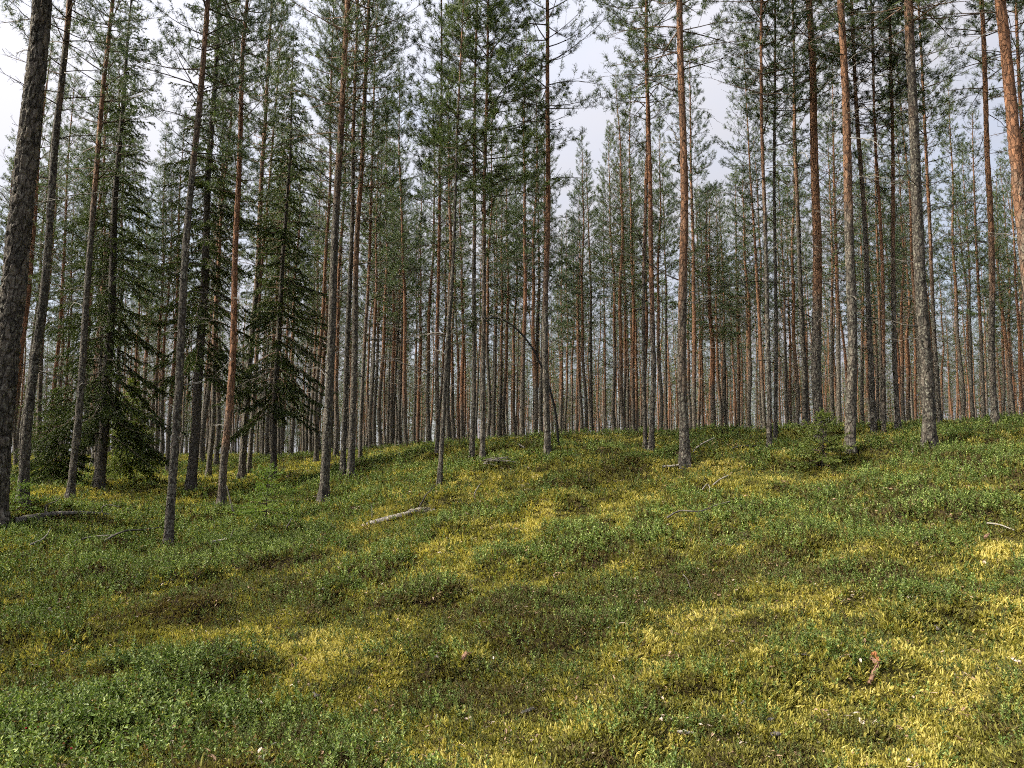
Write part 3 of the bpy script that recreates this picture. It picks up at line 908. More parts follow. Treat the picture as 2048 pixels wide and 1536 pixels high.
# --- the slimmer pines standing further back, foot and upper pixel and width
MID = [(31, 933, 49, 600, 8), (73, 935, 95, 600, 11), (100, 900, 142, 280, 10), (162, 945, 178, 700, 11), (229, 930, 240, 600, 10), (284, 912, 302, 300, 11), (305, 925, 322, 560, 8), (322, 925, 335, 600, 8),
       (335, 945, 352, 600, 10), (416, 955, 437, 590, 11), (525, 912, 545, 500, 6), (534, 916, 550, 600, 9), (544, 915, 560, 500, 9), (556, 912, 570, 500, 8), (564, 915, 578, 500, 8), (581, 914, 594, 500, 9),
       (613, 902, 631, 500, 7), (621, 907, 637, 500, 8), (632, 925, 650, 500, 10), (671, 915, 680, 600, 10), (720, 921, 737, 500, 9), (732, 899, 744, 600, 7), (739, 899, 747, 600, 7), (749, 899, 757, 600, 8),
       (761, 906, 768, 600, 9), (769, 898, 773, 650, 6), (783, 901, 787, 500, 9), (791, 896, 794, 650, 6), (800, 898, 803, 650, 7), (829, 896, 832, 650, 6), (835, 896, 838, 600, 6), (856, 899, 864, 500, 9),
       (925, 902, 923, 500, 9), (975, 899, 978, 600, 9), (989, 885, 992, 600, 7), (1000, 884, 1003, 600, 8), (1010, 884, 1013, 600, 8), (1029, 884, 1031, 500, 8), (1045, 884, 1050, 300, 11),
       (1068, 882, 1070, 500, 10), (1083, 882, 1088, 500, 10), (1122, 879, 1124, 500, 6), (1132, 879, 1134, 500, 6), (1146, 879, 1146, 500, 6), (1153, 879, 1155, 500, 6), (1170, 877, 1164, 400, 8),
       (1186, 877, 1178, 500, 8), (1210, 883, 1208, 550, 6), (1231, 883, 1222, 400, 9), (1247, 883, 1240, 400, 10), (1268, 891, 1261, 300, 9), (1320, 881, 1318, 400, 9), (1335, 881, 1329, 500, 7),
       (1390, 872, 1384, 400, 11), (1400, 872, 1396, 500, 7), (1408, 872, 1402, 500, 7), (1422, 872, 1420, 500, 8), (1439, 870, 1433, 500, 8), (1454, 872, 1446, 600, 8), (1478, 872, 1472, 400, 8), (1502, 872, 1488, 370, 10),
       (1527, 872, 1517, 500, 8), (1581, 865, 1576, 500, 7), (1592, 866, 1585, 300, 10), (1668, 862, 1660, 400, 9), (1679, 862, 1669, 350, 11), (1712, 858, 1705, 400, 8), (1809, 860, 1800, 400, 8), (1831, 857, 1825, 500, 7),
       (1925, 857, 1905, 400, 9), (1949, 856, 1930, 400, 8), (1968, 856, 1950, 400, 9), (2008, 854, 1995, 400, 7), (2026, 852, 2008, 400, 7), (2044, 852, 2025, 400, 8)]
ORD = ['first', 'second', 'third', 'fourth', 'fifth', 'sixth', 'seventh', 'eighth', 'ninth', 'tenth', 'eleventh', 'twelfth']
SHOWN = ['massive scaly trunk', 'slim dark pine', 'crooked grey pine', 'rusty orange pine', 'lone dark pine', 'orange paired pine', 'leaning pine', 'dense-crowned pine', 'centre pine', 'touching pines',
         'grey-footed pine', 'pale thin pine', 'spruce-side pine', 'lichen-flecked pine', 'broad-footed pine', 'far-slope pine', 'bright orange pine']
marks = sorted([(m[0], m[3]) for m in main_pos if m[3] in SHOWN])
marks[-1] = (2500, marks[-1][1])
count = {}
rng = np.random.default_rng(31)
for k, (xb, yb, xt, yt, w) in enumerate(sorted(MID)):
    d = float(np.clip(0.185 * F / w, 19, 48)) * rng.uniform(0.94, 1.06)
    if yb > 908 or (xb < 600 and yb > 905):
        q = hit(xb, yb)
        if q is not None and 17 < q[1] < 45:
            d = q[1]
    b = at(xb, yb, d)
    b[2] = gz(b[0], b[1]) - 0.03
    D = w * d / F * 0.95
    gap = max(i for i, m in enumerate(marks) if m[0] <= xb) if xb >= marks[0][0] else 0
    count[gap] = count.get(gap, 0) + 1
    A, B = marks[gap][1], marks[min(gap + 1, len(marks) - 1)][1]
    nth = ORD[min(count[gap] - 1, 11)]
    label = f'slimmer pine standing back, {nth} of those between {A} and {B}'
    root = make_root('pine_tree', b, at(xt, yt, d), label, 'pine tree', 'slimmer pines standing back in the stand')
    H = fit_height(b, rng.uniform(13.3, 16.3))
    place_tree(root, TRUNKS[k % 6], D / 0.2, CROWNS[int(rng.integers(0, 6))], H, rng.uniform(0.8, 1.05), rng.uniform(0, 6.28), DEADSETS[k % 5])
    ALL_TREES.append((b[0], b[1]))

# --- far pines that nothing tells apart
def gap_of(col):
    g = max([i for i, m in enumerate(marks) if m[0] <= col] or [0])
    return marks[min(g, len(marks) - 2)][1], marks[min(g, len(marks) - 2) + 1][1]
n_far, tries = 0, 0
while n_far < 185 and tries < 20000:
    tries += 1
    d = math.sqrt(rng.uniform(27 ** 2, 68 ** 2))
    a = rng.uniform(-0.72, 0.72)
    x, y = d * math.sin(a), d * math.cos(a)
    if any((x - p) ** 2 + (y - q) ** 2 < 2.0 for p, q in ALL_TREES):
        continue
    ALL_TREES.append((x, y))
    b = Vector((x, y, gz(x, y) - 0.05))
    A, B = gap_of(1024 + F * x / (y * math.cos(PITCH)))
    root = make_root('pine_tree', b, b + Vector((rng.normal(0, .25), rng.normal(0, .25), 15)), f'distant slender pine deep in the stand between {A} and {B}', 'pine tree', f'distant pines between {A} and {B}')
    near = d < 45
    place_tree(root, TRUNKS[n_far % 6], rng.uniform(0.7, 1.2), (CROWNS if near else FARC)[int(rng.integers(0, 6 if near else 4))], fit_height(b, rng.uniform(12.0, 16.5)), rng.uniform(0.75, 1.0), rng.uniform(0, 6.28), DEADSETS[n_far % 5])
    n_far += 1

# ------------------------------------------------------------------ spruces
def spruce(name, px, py, xt, yt, H, R, base, D, label, seed, mat, dens=1.0, droop=1.0, nn=9, gap=0.26, dist=None, category='spruce tree', nl=0.026, nw=0.007, tipup=10, bend=0.03):
    b = hit(px, py) if dist is None else at(px, py, dist)
    b[2] = gz(b[0], b[1])
    root = make_root(name, b, at(xt, yt, b[1]), label, category)
    link('trunk', trunk_mesh('trunk', D, H, 14, min(H * .6, 8), 0.15 if H > 3 else 0.03, seed, M['bark_spruce'], rough=0.004 if H > 3 else 0, bend=bend), root)
    c, w = spruce_crown(seed, H, base, R, mat, nn=nn, gap=gap, droop=droop, dens=dens, nl=nl, nw=nw, tipup=tipup)
    co = link('crown', c, root)
    link('branches', w, co, kind='stuff')
    return root
spruce('spruce_tree', 197, 982, 253, 130, 12.0, 1.6, 1.2, 0.22, 'dark drooping spruce with branches down to the shrubs behind the slim dark pine', 801, M['spruce'], dens=1.2, nl=0.038, nw=0.013, nn=15, gap=.2)
spruce('spruce_tree', 381, 987, 441, 0, 14.5, 1.45, 2.6, 0.22, 'tall spruce with smooth grey trunk behind the crooked grey pine', 802, M['spruce'], dens=1.15, nl=0.038, nw=0.013, nn=15, gap=.2)
spruce('spruce_tree', 547, 925, 572, 400, 11.0, 1.5, 1.6, 0.16, 'dark spruce with hanging branches behind the pale-footed pine', 803, M['spruce'], dens=1.1, nl=0.038, nw=0.013, nn=15, gap=.2, dist=18)
spruce('spruce_tree', 262, 935, 268, 690, 2.5, .9, 0.4, 0.04, 'light green low spruce between the drooping spruce and the crooked grey pine', 804, M['spruce_light'], dens=.75, gap=0.2, dist=18.5, nl=0.038, nw=0.013, nn=15)
spruce('spruce_tree', 112, 965, 118, 760, 2.2, .85, 0.3, 0.04, 'low spruce left of the slim dark pine, spreading beneath orange stem', 807, M['spruce_light'], dens=.7, gap=0.2, dist=17, nl=0.038, nw=0.013, nn=15)
spruce('spruce_sapling', 1645, 940, 1647, 832, 0.80, 0.50, 0.06, 0.03, 'small bushy dark spruce at the foot of thick orange-topped pine', 805, M['spruce_light'], dens=1.0, droop=.45, gap=0.045, nn=16, nl=0.026, nw=0.008, tipup=25)
spruce('spruce_sapling', 531, 1052, 537, 938, 0.98, 0.60, 0.24, 0.022, 'bright green young spruce with thin dark stem among the berry shrubs', 806, M['sapling'], dens=1.0, droop=.25, gap=0.07, nn=13, nl=0.028, nw=0.008, tipup=20)
spruce('spruce_sapling', 45, 1030, 47, 985, 0.45, 0.28, 0.08, 0.012, 'tiny spruce seedling before the dark straight pine', 808, M['sapling'], dens=1.0, droop=.3, gap=0.05, nn=12, nl=0.024, nw=0.007, tipup=20)

# ------------------------------------------------------------------ bent black stem
def poly(pxs, Y):
    return np.array([at(x, y, Y + (dz[0] if dz else 0)) for x, y, *dz in pxs])
def smooth_line(p, n=24):
    p = np.asarray(p, float)
    t = np.linspace(0, len(p) - 1, n)
    out = []
    for v in t:
        i = min(int(v), len(p) - 2)
        f = v - i
        p0, p1, p2, p3 = p[max(i - 1, 0)], p[i], p[i + 1], p[min(i + 2, len(p) - 1)]
        out.append(0.5 * ((2 * p1) + (-p0 + p2) * f + (2 * p0 - 5 * p1 + 4 * p2 - p3) * f * f + (-p0 + 3 * p1 - 3 * p2 + p3) * f ** 3))
    return np.array(out)
q = hit(1117, 896)
Y0 = q[1] if q is not None and q[1] < 20 else 15.5
line = poly([(1117, 897), (1114, 850), (1108, 810), (1097, 770), (1088, 745), (1070, 705), (1045, 670), (1015, 644), (990, 636), (962, 640), (940, 655)], Y0)
line[0][2] = gz(line[0][0], line[0][1]) - 0.03
root = make_root('bent_sapling', Vector(line[0]), None, 'thin black stem bent over in an arch behind the centre pine', 'sapling')
tb = Tubes()
sl = smooth_line(line, 40) - line[0]
tb.add(sl, np.interp(np.linspace(0, 1, 40), [0, 1], [0.025, 0.010]), 8)
link('stem', tb.mesh('stem', M['charred']), root)
P, Dv, Ln = [], [], []
rg = np.random.default_rng(5)
tw = Tubes()
for k in range(26):
    p = sl[int(rg.integers(32, 40))]
    d = unit(rg.normal(0, 1, 3) + np.array([-.3, 0, -.3]))
    L = rg.uniform(0.15, 0.4)
    tw.add([p, p + d * L], [0.004, 0.002], 3)
    for g in range(7):
        P.append(p + d * L * (g + 1) / 7); Dv.append(unit(d + rg.normal(0, .6, 3))); Ln.append(.09)
V, T = needles(np.array(P), np.array(Dv), np.array(Ln), 12, 0.05, 0.007, 0.6, rg)
co = link('crown', mesh_arrays('crown', V, T, M['spruce']), root)
link('branches', tw.mesh('branches', M['limb']), co, kind='stuff')

# ------------------------------------------------------------------ fallen logs, sticks, bark pieces
def ground_line(pxs):
    """pixels with a height above the ground (m); the height lifts the point from the ground it stands on"""
    out = []
    for x, y, h in pxs:
        g = hit(x, y)
        if g is None:
            g = at(x, y, 14.0)
            g[2] = gz(g[0], g[1])
        out.append([g[0], g[1], g[2] + h])
    return np.array(out)
def rough_tube(line, r0, r1, n=30, sides=10, seed=0, amp=0.08):
    sl = smooth_line(line, n)
    tb = Tubes()
    tb.add(sl, np.linspace(r0, r1, n), sides)
    V, T = tb.arrays()
    rg = np.random.default_rng(seed)
    c = np.repeat(sl, sides, 0)
    V = c + (V - c) * (1 + amp * rg.normal(size=(len(V), 1)))
    return V, T
def stick(name, label, category, line, r0, r1, mat, branches=(), seed=0, sides=8, group=None):
    o0 = line[0].copy()
    V, T = rough_tube(line - o0, r0, r1, 26, sides, seed)
    if not branches:
        o = link(name, mesh_arrays(name, V, T, mat, smooth=True), None, label=label, category=category)
        o.location = o0
        if group:
            o['group'] = group
        return o
    root = make_root(name, Vector(o0), None, label, category)
    link('stem', mesh_arrays('stem', V, T, mat, smooth=True), root)
    for bl, b0, b1 in branches:
        V, T = rough_tube(bl - o0, b0, b1, 18, 6, seed + 1, 0.05)
        link('branch', mesh_arrays('branch', V, T, M['stick'], smooth=True), root)
    return root
def up_line(x, y, pts):
    """a branch rising from the ground point under pixel (x, y) through the pixels pts, in the plane of that point"""
    g = hit(x, y)
    return np.array([g] + [at(a, b, g[1]) for a, b in pts])

stick('fallen_log', 'weathered grey log half sunk in moss below the leaning pine', 'log',
      ground_line([(732, 1051, -.01), (770, 1044, .02), (805, 1036, .02), (838, 1027, .01), (872, 1020, -.05)]), 0.05, 0.045, M['log'],
      [(up_line(836, 1022, [(842, 1008), (852, 990), (862, 980), (870, 970)]), .014, .006), (up_line(744, 1042, [(744, 1020), (742, 1008)]), .009, .004), (up_line(749, 1046, [(752, 1048), (758, 1050)]), .01, .004)], 1, 12)
stick('fallen_log', 'pale fallen dead treetop with curling branches beside the massive scaly trunk', 'log',
      ground_line([(30, 1050, .05), (70, 1044, .07), (110, 1041, .07), (160, 1038, .06), (218, 1036, .05)]), 0.055, 0.016, M['log'],
      [(up_line(92, 1044, [(90, 1020), (93, 1010), (102, 1006), (113, 1002), (122, 993)]), .013, .005), (up_line(106, 1040, [(96, 1030), (93, 1018), (94, 1008)]), .012, .006),
       (up_line(207, 1038, [(204, 1022), (207, 1012), (222, 1010), (240, 1014)]), .012, .005), (up_line(58, 1042, [(50, 1036), (40, 1032)]), .011, .005),
       (up_line(36, 1060, [(38, 1050), (32, 1041)]), .01, .006), (up_line(123, 1044, [(123, 1036), (122, 1026)]), .008, .005)], 2, 10)
stick('dry_branch', 'long pale dry branch lying against the foot of crooked grey pine', 'branch',
      ground_line([(208, 1096, .06), (225, 1090, .1), (250, 1081, .12), (285, 1077, .12), (325, 1070, .12)]), 0.016, 0.008, M['stick'], [(ground_line([(150, 1094, .06), (180, 1089, .09), (225, 1087, .08)]), .011, .006)], 3)
stick('dry_branch', 'short dark branch with upright twig right of the crooked grey pine', 'branch', ground_line([(420, 1092, .03), (440, 1089, .05), (460, 1087, .05)]), 0.022, 0.018, M['log'],
      [(up_line(459, 1086, [(463, 1070), (468, 1058)]), .011, .005)], 4)
stick('dry_branch', 'forked stick lying in shrubs below the dead treetop', 'branch', ground_line([(58, 1107, .07), (70, 1101, .1), (82, 1096, .1), (93, 1088, .12), (100, 1077, .14)]), .011, .005, M['stick'], (), 5)
stick('dry_branch', 'dead sapling stem leaning on the rusty orange pine', 'branch', up_line(468, 1033, [(463, 1010), (458, 990), (453, 970)]), .016, .008, M['dead_dark'], (), 6)
stick('dry_branch', 'thin pale forked stick standing right of the young spruce foot', 'branch', up_line(507, 1072, [(510, 1056), (514, 1048)]), .009, .005, M['stick'], (), 7)
stick('dry_branch', 'dark leaning stick in shrubs right of the young spruce', 'branch', up_line(570, 1062, [(576, 1050), (584, 1037)]), .014, .008, M['dead_dark'], (), 8)
stick('dry_branch', 'short white upright peg of wood in green shrubs', 'branch', up_line(622, 1106, [(622, 1098), (622, 1088)]), .011, .008, M['stick'], (), 9)
stick('dry_branch', 'dead upright twig right of the mossy hummock', 'branch', up_line(948, 998, [(950, 985), (955, 976), (961, 967)]), .012, .006, M['stick'], (), 10)
stick('dry_branch', 'arched pale dead branch rising beside the grey-footed pine', 'branch', up_line(1386, 907, [(1392, 897), (1402, 889), (1415, 882), (1430, 875)]), .018, .007, M['stick'], (), 11)
stick('dry_branch', 'pale fallen branch lying in moss left of the pale thin pine', 'branch', ground_line([(1466, 904, .05), (1480, 901, .06), (1500, 899, .05), (1518, 897, .04)]), .02, .012, M['stick'], (), 12)
stick('dry_branch', 'dark stick lying across the foot of grey-footed pine', 'branch', ground_line([(1325, 941, .05), (1350, 941, .07), (1374, 940, .06)]), .02, .015, M['log'], (), 13)
stick('dry_branch', 'long thin crooked white branch lying on the green slope', 'branch', ground_line([(1335, 1052, .09), (1360, 1043, .11), (1400, 1042, .11), (1430, 1030, .11), (1460, 1026, .11)]), .011, .005, M['stick'], (), 14)
stick('dry_branch', 'short white branch tilted on yellow moss above the crooked white branch', 'branch', ground_line([(1427, 984, .07), (1440, 976, .1), (1458, 969, .12)]), .012, .006, M['stick'], (), 15)
stick('dry_branch', 'curled thin pale twig left of the tilted white branch', 'branch', ground_line([(1405, 994, .08), (1414, 984, .1), (1419, 990, .09), (1420, 998, .08)]), .008, .004, M['stick'], (), 16)
stick('dry_branch', 'pale broken stick on the moss below the straight crest left of centre', 'branch', ground_line([(796, 911, .06), (800, 914, .06)]), .02, .014, M['stick'], (), 17)
stick('dry_branch', 'pale stick lying on green shrubs left of the centre pine', 'branch', ground_line([(1038, 897, .07), (1049, 904, .07)]), .016, .01, M['stick'], (), 18)
stick('dry_branch', 'thin white twig on dark shrubs at the slope foot', 'branch', ground_line([(1367, 1168, .08), (1376, 1183, .09), (1383, 1200, .06)]), .006, .003, M['stick'], (), 19)
stick('dry_branch', 'pale dry branch lying in yellow moss at the picture edge below the crest', 'branch', ground_line([(1975, 1060, .06), (2000, 1066, .07), (2030, 1078, .06)]), .009, .005, M['stick'], (), 20)
stick('dry_branch', 'thin dark twig on bright moss in front', 'branch', ground_line([(1590, 1328, .03), (1605, 1329, .035), (1620, 1329, .03)]), .005, .003, M['dead_dark'], (), 21)
stick('dry_branch', 'dark crooked twig in moss left of the mossy hollow', 'branch', ground_line([(415, 1335, .05), (440, 1330, .06), (475, 1322, .06)]), .006, .003, M['dead'], (), 22)
stick('dry_branch', 'short upright white stub on the shrubs before the broad-footed pine', 'branch', up_line(1825, 913, [(1825, 905), (1825, 896)]), .010, .007, M['stick'], (), 23)
# heap of twigs at the foot of the dense-crowned pine
g0 = hit(968, 928)
root = make_root('twig_heap', Vector(g0), None, 'heap of pale twigs at the foot of the dense-crowned pine', 'twig heap')
rg = np.random.default_rng(77)
for k in range(15):
    tb = Tubes()
    a = rg.uniform(-0.5, 0.9)
    L = rg.uniform(0.2, 0.5)
    p0 = np.array([rg.uniform(-.05, .25), rg.uniform(-.3, -.1), rg.uniform(.0, .06)])
    d = unit([math.cos(a), -0.8 + .3 * rg.normal(), rg.uniform(-0.2, .25)])
    tb.add([p0, p0 + d * L * .5 + [0, 0, .02], p0 + d * L], [.009, .007, .004], 5)
    link('twig', tb.mesh('twig', M['stick']), root)

def bark_piece(label, line, w, mat, curl=0.6, seed=0, name='bark_piece'):
    """a curved shard of bark with thickness along a line"""
    sl = smooth_line(line, 14)
    o0 = sl[0].copy()
    sl = sl - o0
    rg = np.random.default_rng(seed)
    tan = unit(np.gradient(sl, axis=0))
    side = unit(np.cross(tan, [0, 0, 1]))
    upv = np.cross(side, tan)
    m, n = 14, 7
    prof = w * (0.55 + 0.45 * np.sin(np.linspace(0.4, 2.8, m))) * (1 + 0.18 * rg.normal(size=m))
    u = np.linspace(-1, 1, n)
    def layer(off):
        return (sl[:, None] + side[:, None] * (np.sin(u * curl) / curl * prof[:, None])[..., None] + upv[:, None] * ((np.cos(u * curl) - 1) / curl * prof[:, None] * 1.0 + off)[..., None])
    top, bot = layer(0.0 + 0.003 * rg.normal(size=(m, n))), layer(-0.008)
    V = np.concatenate([top.reshape(-1, 3), bot.reshape(-1, 3)])
    T, K = [], m * n
    for i in range(m - 1):
        for j in range(n - 1):
            a, b, c, d = i * n + j, i * n + j + 1, (i + 1) * n + j + 1, (i + 1) * n + j
            T += [(a, b, c), (a, c, d), (K + a, K + c, K + b), (K + a, K + d, K + c)]
        for e in (0, n - 1):
            a, d = i * n + e, (i + 1) * n + e
            T += [(a, d, K + d), (a, K + d, K + a)]
    for e in (0, m - 1):
        for j in range(n - 1):
            a, b = e * n + j, e * n + j + 1
            T += [(a, b, K + b), (a, K + b, K + a)]
    o = link(name, mesh_arrays(name, V, np.array(T), mat, smooth=False), None, label=label, category='bark')
    o.location = o0
    return o
o = bark_piece('curved brown shard of bark lying on moss', ground_line([(1738, 1382, .05), (1747, 1366, .06), (1755, 1350, .06), (1742, 1334, .05)]), 0.017, M['barkbit'], 1.0, 3)
r_ = make_root('bark_piece', o.location.copy(), None, 'curved brown shard of bark with orange chip lying on moss in front', 'bark')
ol = o.location.copy()
o.name = 'shard'
del o['label']; del o['category']
o.parent = r_
o.location = (0, 0, 0)
c = bark_piece('x', ground_line([(1744, 1337, .062), (1752, 1342, .07), (1761, 1350, .06)]), 0.012, M['barkin'], .8, 4, 'chip')
c.parent = r_
c.location = c.location - ol
del c['label']; del c['category']
bark_piece('pale curled bark flake at the bottom among brown litter', ground_line([(1356, 1484, .03), (1370, 1482, .035), (1388, 1487, .03)]), .012, M['stick'], .9, 5)
bark_piece('grey bark flake right of the brown litter patch', ground_line([(1542, 1484, .03), (1552, 1478, .035), (1562, 1480, .03)]), .018, M['log'], .5, 6)
bark_piece('small grey bark flake above the brown litter patch', ground_line([(1534, 1452, .03), (1541, 1450, .033), (1549, 1454, .03)]), .012, M['stick'], .5, 7)
bark_piece('tan bark flake on yellow moss left of the brown litter', ground_line([(1470, 1420, .03), (1478, 1418, .033), (1488, 1424, .03)]), .012, M['stick'], .4, 8)
bark_piece('brown bark flake stuck in yellow moss at the middle', ground_line([(924, 1336, .04), (932, 1328, .05), (942, 1322, .04)]), .016, M['barkbit'], .5, 9)
bark_piece('dark bark flake lying between green shrubs at the bottom middle', ground_line([(1044, 1436, .03), (1056, 1434, .035), (1068, 1430, .03)]), .014, M['log'], .5, 10)
bark_piece('small pale bark flake in dark moss left of the middle', ground_line([(626, 1397, .03), (632, 1400, .033), (638, 1404, .03)]), .011, M['stick'], .5, 11)
bark_piece('grey bark flake on golden moss near the picture edge', ground_line([(1868, 1264, .04), (1873, 1270, .045), (1880, 1274, .04)]), .015, M['log'], .5, 12)
bark_piece('reddish bark flake on green shrubs near the picture edge', ground_line([(1968, 1090, .05), (1974, 1084, .06), (1980, 1080, .05)]), .014, M['barkbit'], .5, 13)

# ------------------------------------------------------------------ moss, berry shrubs, heather, litter (nobody could count them)
def leaf_quads(P, Dr, Nr, L, W):
    """folded oval leaves: 4 triangles each"""
    Dr, Nr = unit(Dr), unit(Nr)
    S = unit(np.cross(Dr, Nr))
    Nn = np.cross(S, Dr)
    L, W = L[:, None], W[:, None]
    a = P
    tip = P + Dr * L - Nn * L * 0.08
    m1 = P + Dr * L * 0.35 + S * W * 0.5 + Nn * W * .18
    m2 = P + Dr * L * 0.72 + S * W * 0.38 + Nn * W * .14
    k1 = P + Dr * L * 0.35 - S * W * 0.5 + Nn * W * .18
    k2 = P + Dr * L * 0.72 - S * W * 0.38 + Nn * W * .14
    V = np.stack([a, m1, m2, tip, k2, k1], 1).reshape(-1, 3)
    b = np.arange(len(P))[:, None] * 6
    T = np.concatenate([b + np.array([[0, 1, 2]]), b + np.array([[0, 2, 3]]), b + np.array([[0, 3, 4]]), b + np.array([[0, 4, 5]])])
    return V, T
def proto(name, V, T, mat, midx=None):
    o = bpy.data.objects.new(name, mesh_arrays(name, V, T, mat, midx))
    return o
def make_ling(seed, h, nl, size, stems=1):
    rg = np.random.default_rng(seed)
    P, Dv, Nv, L = [], [], [], []
    tb = Tubes()
    for s in range(stems):
        az = rg.uniform(0, 6.28)
        lean = np.array([math.cos(az), math.sin(az), 0]) * rg.uniform(.1, .45)
        o = np.array([rg.normal(0, .02), rg.normal(0, .02), 0]) * (stems > 1)
        pts = [o + np.array([0, 0, -.02]), o + lean * h * .4 + np.array([0, 0, h * .5]), o + lean * h + np.array([0, 0, h])]
        tb.add(pts, [.0014, .0012, .001], 3)
        for k in range(nl):
            u = 0.25 + 0.75 * k / (nl - 1)
            a = k * 2.4 + rg.normal(0, .3)
            p = pts[0] * (1 - u) ** 2 + 2 * u * (1 - u) * pts[1] + u * u * pts[2]
            el = 0.2 + 0.75 * u + rg.normal(0, .25)
            d = np.array([math.cos(a) * math.cos(el), math.sin(a) * math.cos(el), math.sin(el)])
            P.append(p); Dv.append(d)
            Nv.append(np.array([-math.cos(a) * math.sin(el), -math.sin(a) * math.sin(el), math.cos(el)]) + rg.normal(0, .25, 3))
            L.append(size * rg.uniform(.75, 1.2) * (1.0 if u < .85 else .75))
    L = np.array(L)
    V, T = leaf_quads(np.array(P), np.array(Dv), np.array(Nv), L, L * .52)
    V2, T2 = tb.arrays()
    return proto('lingonberry_sprig', np.concatenate([V, V2]), np.concatenate([T, T2 + len(V)]), [M['ling'], M['heath']], [0] * len(T) + [1] * len(T2))
def make_moss(seed, r, n, l):
    rg = np.random.default_rng(seed)
    a, q = rg.uniform(0, 6.28, n), r * np.sqrt(rg.uniform(0, 1, n))
    P = np.stack([np.cos(a) * q, np.sin(a) * q, -0.008 - 0.2 * q * q / r], 1)
    Dv = np.stack([np.cos(a) * q / r * .9, np.sin(a) * q / r * .9, np.ones(n) * .8], 1) + rg.normal(0, .42, (n, 3))
    Dv[:, 2] = np.abs(Dv[:, 2])
    L = l * rg.uniform(.6, 1.3, n)
    V, T = leaf_quads(P, Dv, unit(rg.normal(size=(n, 3))), L, L * .26)
    return proto('moss_tuft', V, T, M['moss'])
def make_heath(seed, h, stems, nl):
    rg = np.random.default_rng(seed)
    tb = Tubes()
    P, Dv, Nv = [], [], []
    for s in range(stems):
        d = unit(np.array([rg.normal(0, .35), rg.normal(0, .35), 1]))
        o = np.array([rg.normal(0, .02), rg.normal(0, .02), -.01])
        H_ = h * rg.uniform(.6, 1.2)
        mid = o + d * H_ * .5
        top = mid + unit(d + rg.normal(0, .3, 3)) * H_ * .5
        tb.add([o, mid, top], [.0016, .0013, .0008], 3)
        for k in range(nl):
            u = rg.uniform(.3, 1)
            p = o + (mid - o) * u * 2 if u < .5 else mid + (top - mid) * (u * 2 - 1)
            P.append(p); Dv.append(unit(rg.normal(size=3) + np.array([0, 0, .8]))); Nv.append(rg.normal(size=3))
    L = np.full(len(P), .009) * rg.uniform(.7, 1.5, len(P))
    V, T = leaf_quads(np.array(P), np.array(Dv), np.array(Nv), L, L * .45)
    V2, T2 = tb.arrays()
    return proto('heather_sprig', np.concatenate([V, V2]), np.concatenate([T, T2 + len(V)]), M['heath'])
def make_litter(seed):
    rg = np.random.default_rng(seed)
    n = 7
    P = np.stack([rg.normal(0, .03, n), rg.normal(0, .03, n), rg.uniform(.012, .03, n)], 1)
    Dv = np.stack([rg.normal(size=n), rg.normal(size=n), rg.normal(0, .2, n)], 1)
    L = rg.uniform(.02, .055, n)
    W = L * rg.choice([.08, .1, .35, .5], n)
    V, T = leaf_quads(P, Dv, np.array([[0, 0, 1.0]]) + rg.normal(0, .3, (n, 3)), L, W)
    return proto('litter_bit', V, T, M['litter'])

def scatter(name, protos, pts, rot, scl, tone, idx, label, category):
    c = bpy.data.collections.new(name + ' pieces')
    for p in protos:
        c.objects.link(p)
    me = bpy.data.meshes.new(name)
    me.vertices.add(len(pts))
    me.vertices.foreach_set('co', np.asarray(pts, np.float32).ravel())
    for nm, typ, arr, key in (('rot', 'FLOAT_VECTOR', rot, 'vector'), ('scl', 'FLOAT', scl, 'value'), ('tone', 'FLOAT', tone, 'value'), ('idx', 'INT', idx, 'value')):
        a = me.attributes.new(nm, typ, 'POINT')
        a.data.foreach_set(key, np.asarray(arr, np.int32 if typ == 'INT' else np.float32).ravel())
    ng = bpy.data.node_groups.new(name, 'GeometryNodeTree')
    ng.interface.new_socket('Geometry', in_out='INPUT', socket_type='NodeSocketGeometry')
    ng.interface.new_socket('Geometry', in_out='OUTPUT', socket_type='NodeSocketGeometry')
    gi, go = ng.nodes.new('NodeGroupInput'), ng.nodes.new('NodeGroupOutput')
    ci = ng.nodes.new('GeometryNodeCollectionInfo')
    ci.inputs['Collection'].default_value = c
    ci.inputs['Separate Children'].default_value = True
    ci.inputs['Reset Children'].default_value = True
    ip = ng.nodes.new('GeometryNodeInstanceOnPoints')
    ip.inputs['Pick Instance'].default_value = True
    def named(nm, typ):
        n = ng.nodes.new('GeometryNodeInputNamedAttribute')
        n.data_type = typ
        n.inputs['Name'].default_value = nm
        return n.outputs['Attribute']
    e2r = ng.nodes.new('FunctionNodeEulerToRotation')
    ng.links.new(named('rot', 'FLOAT_VECTOR'), e2r.inputs[0])
    ng.links.new(gi.outputs[0], ip.inputs['Points'])
    ng.links.new(ci.outputs[0], ip.inputs['Instance'])
    ng.links.new(named('idx', 'INT'), ip.inputs['Instance Index'])
    ng.links.new(e2r.outputs[0], ip.inputs['Rotation'])
    ng.links.new(named('scl', 'FLOAT'), ip.inputs['Scale'])
    ng.links.new(ip.outputs[0], go.inputs[0])
    o = link(name, me, None, kind='stuff', label=label, category=category)
    md = o.modifiers.new('scatter', 'NODES')
    md.node_group = ng
    return o

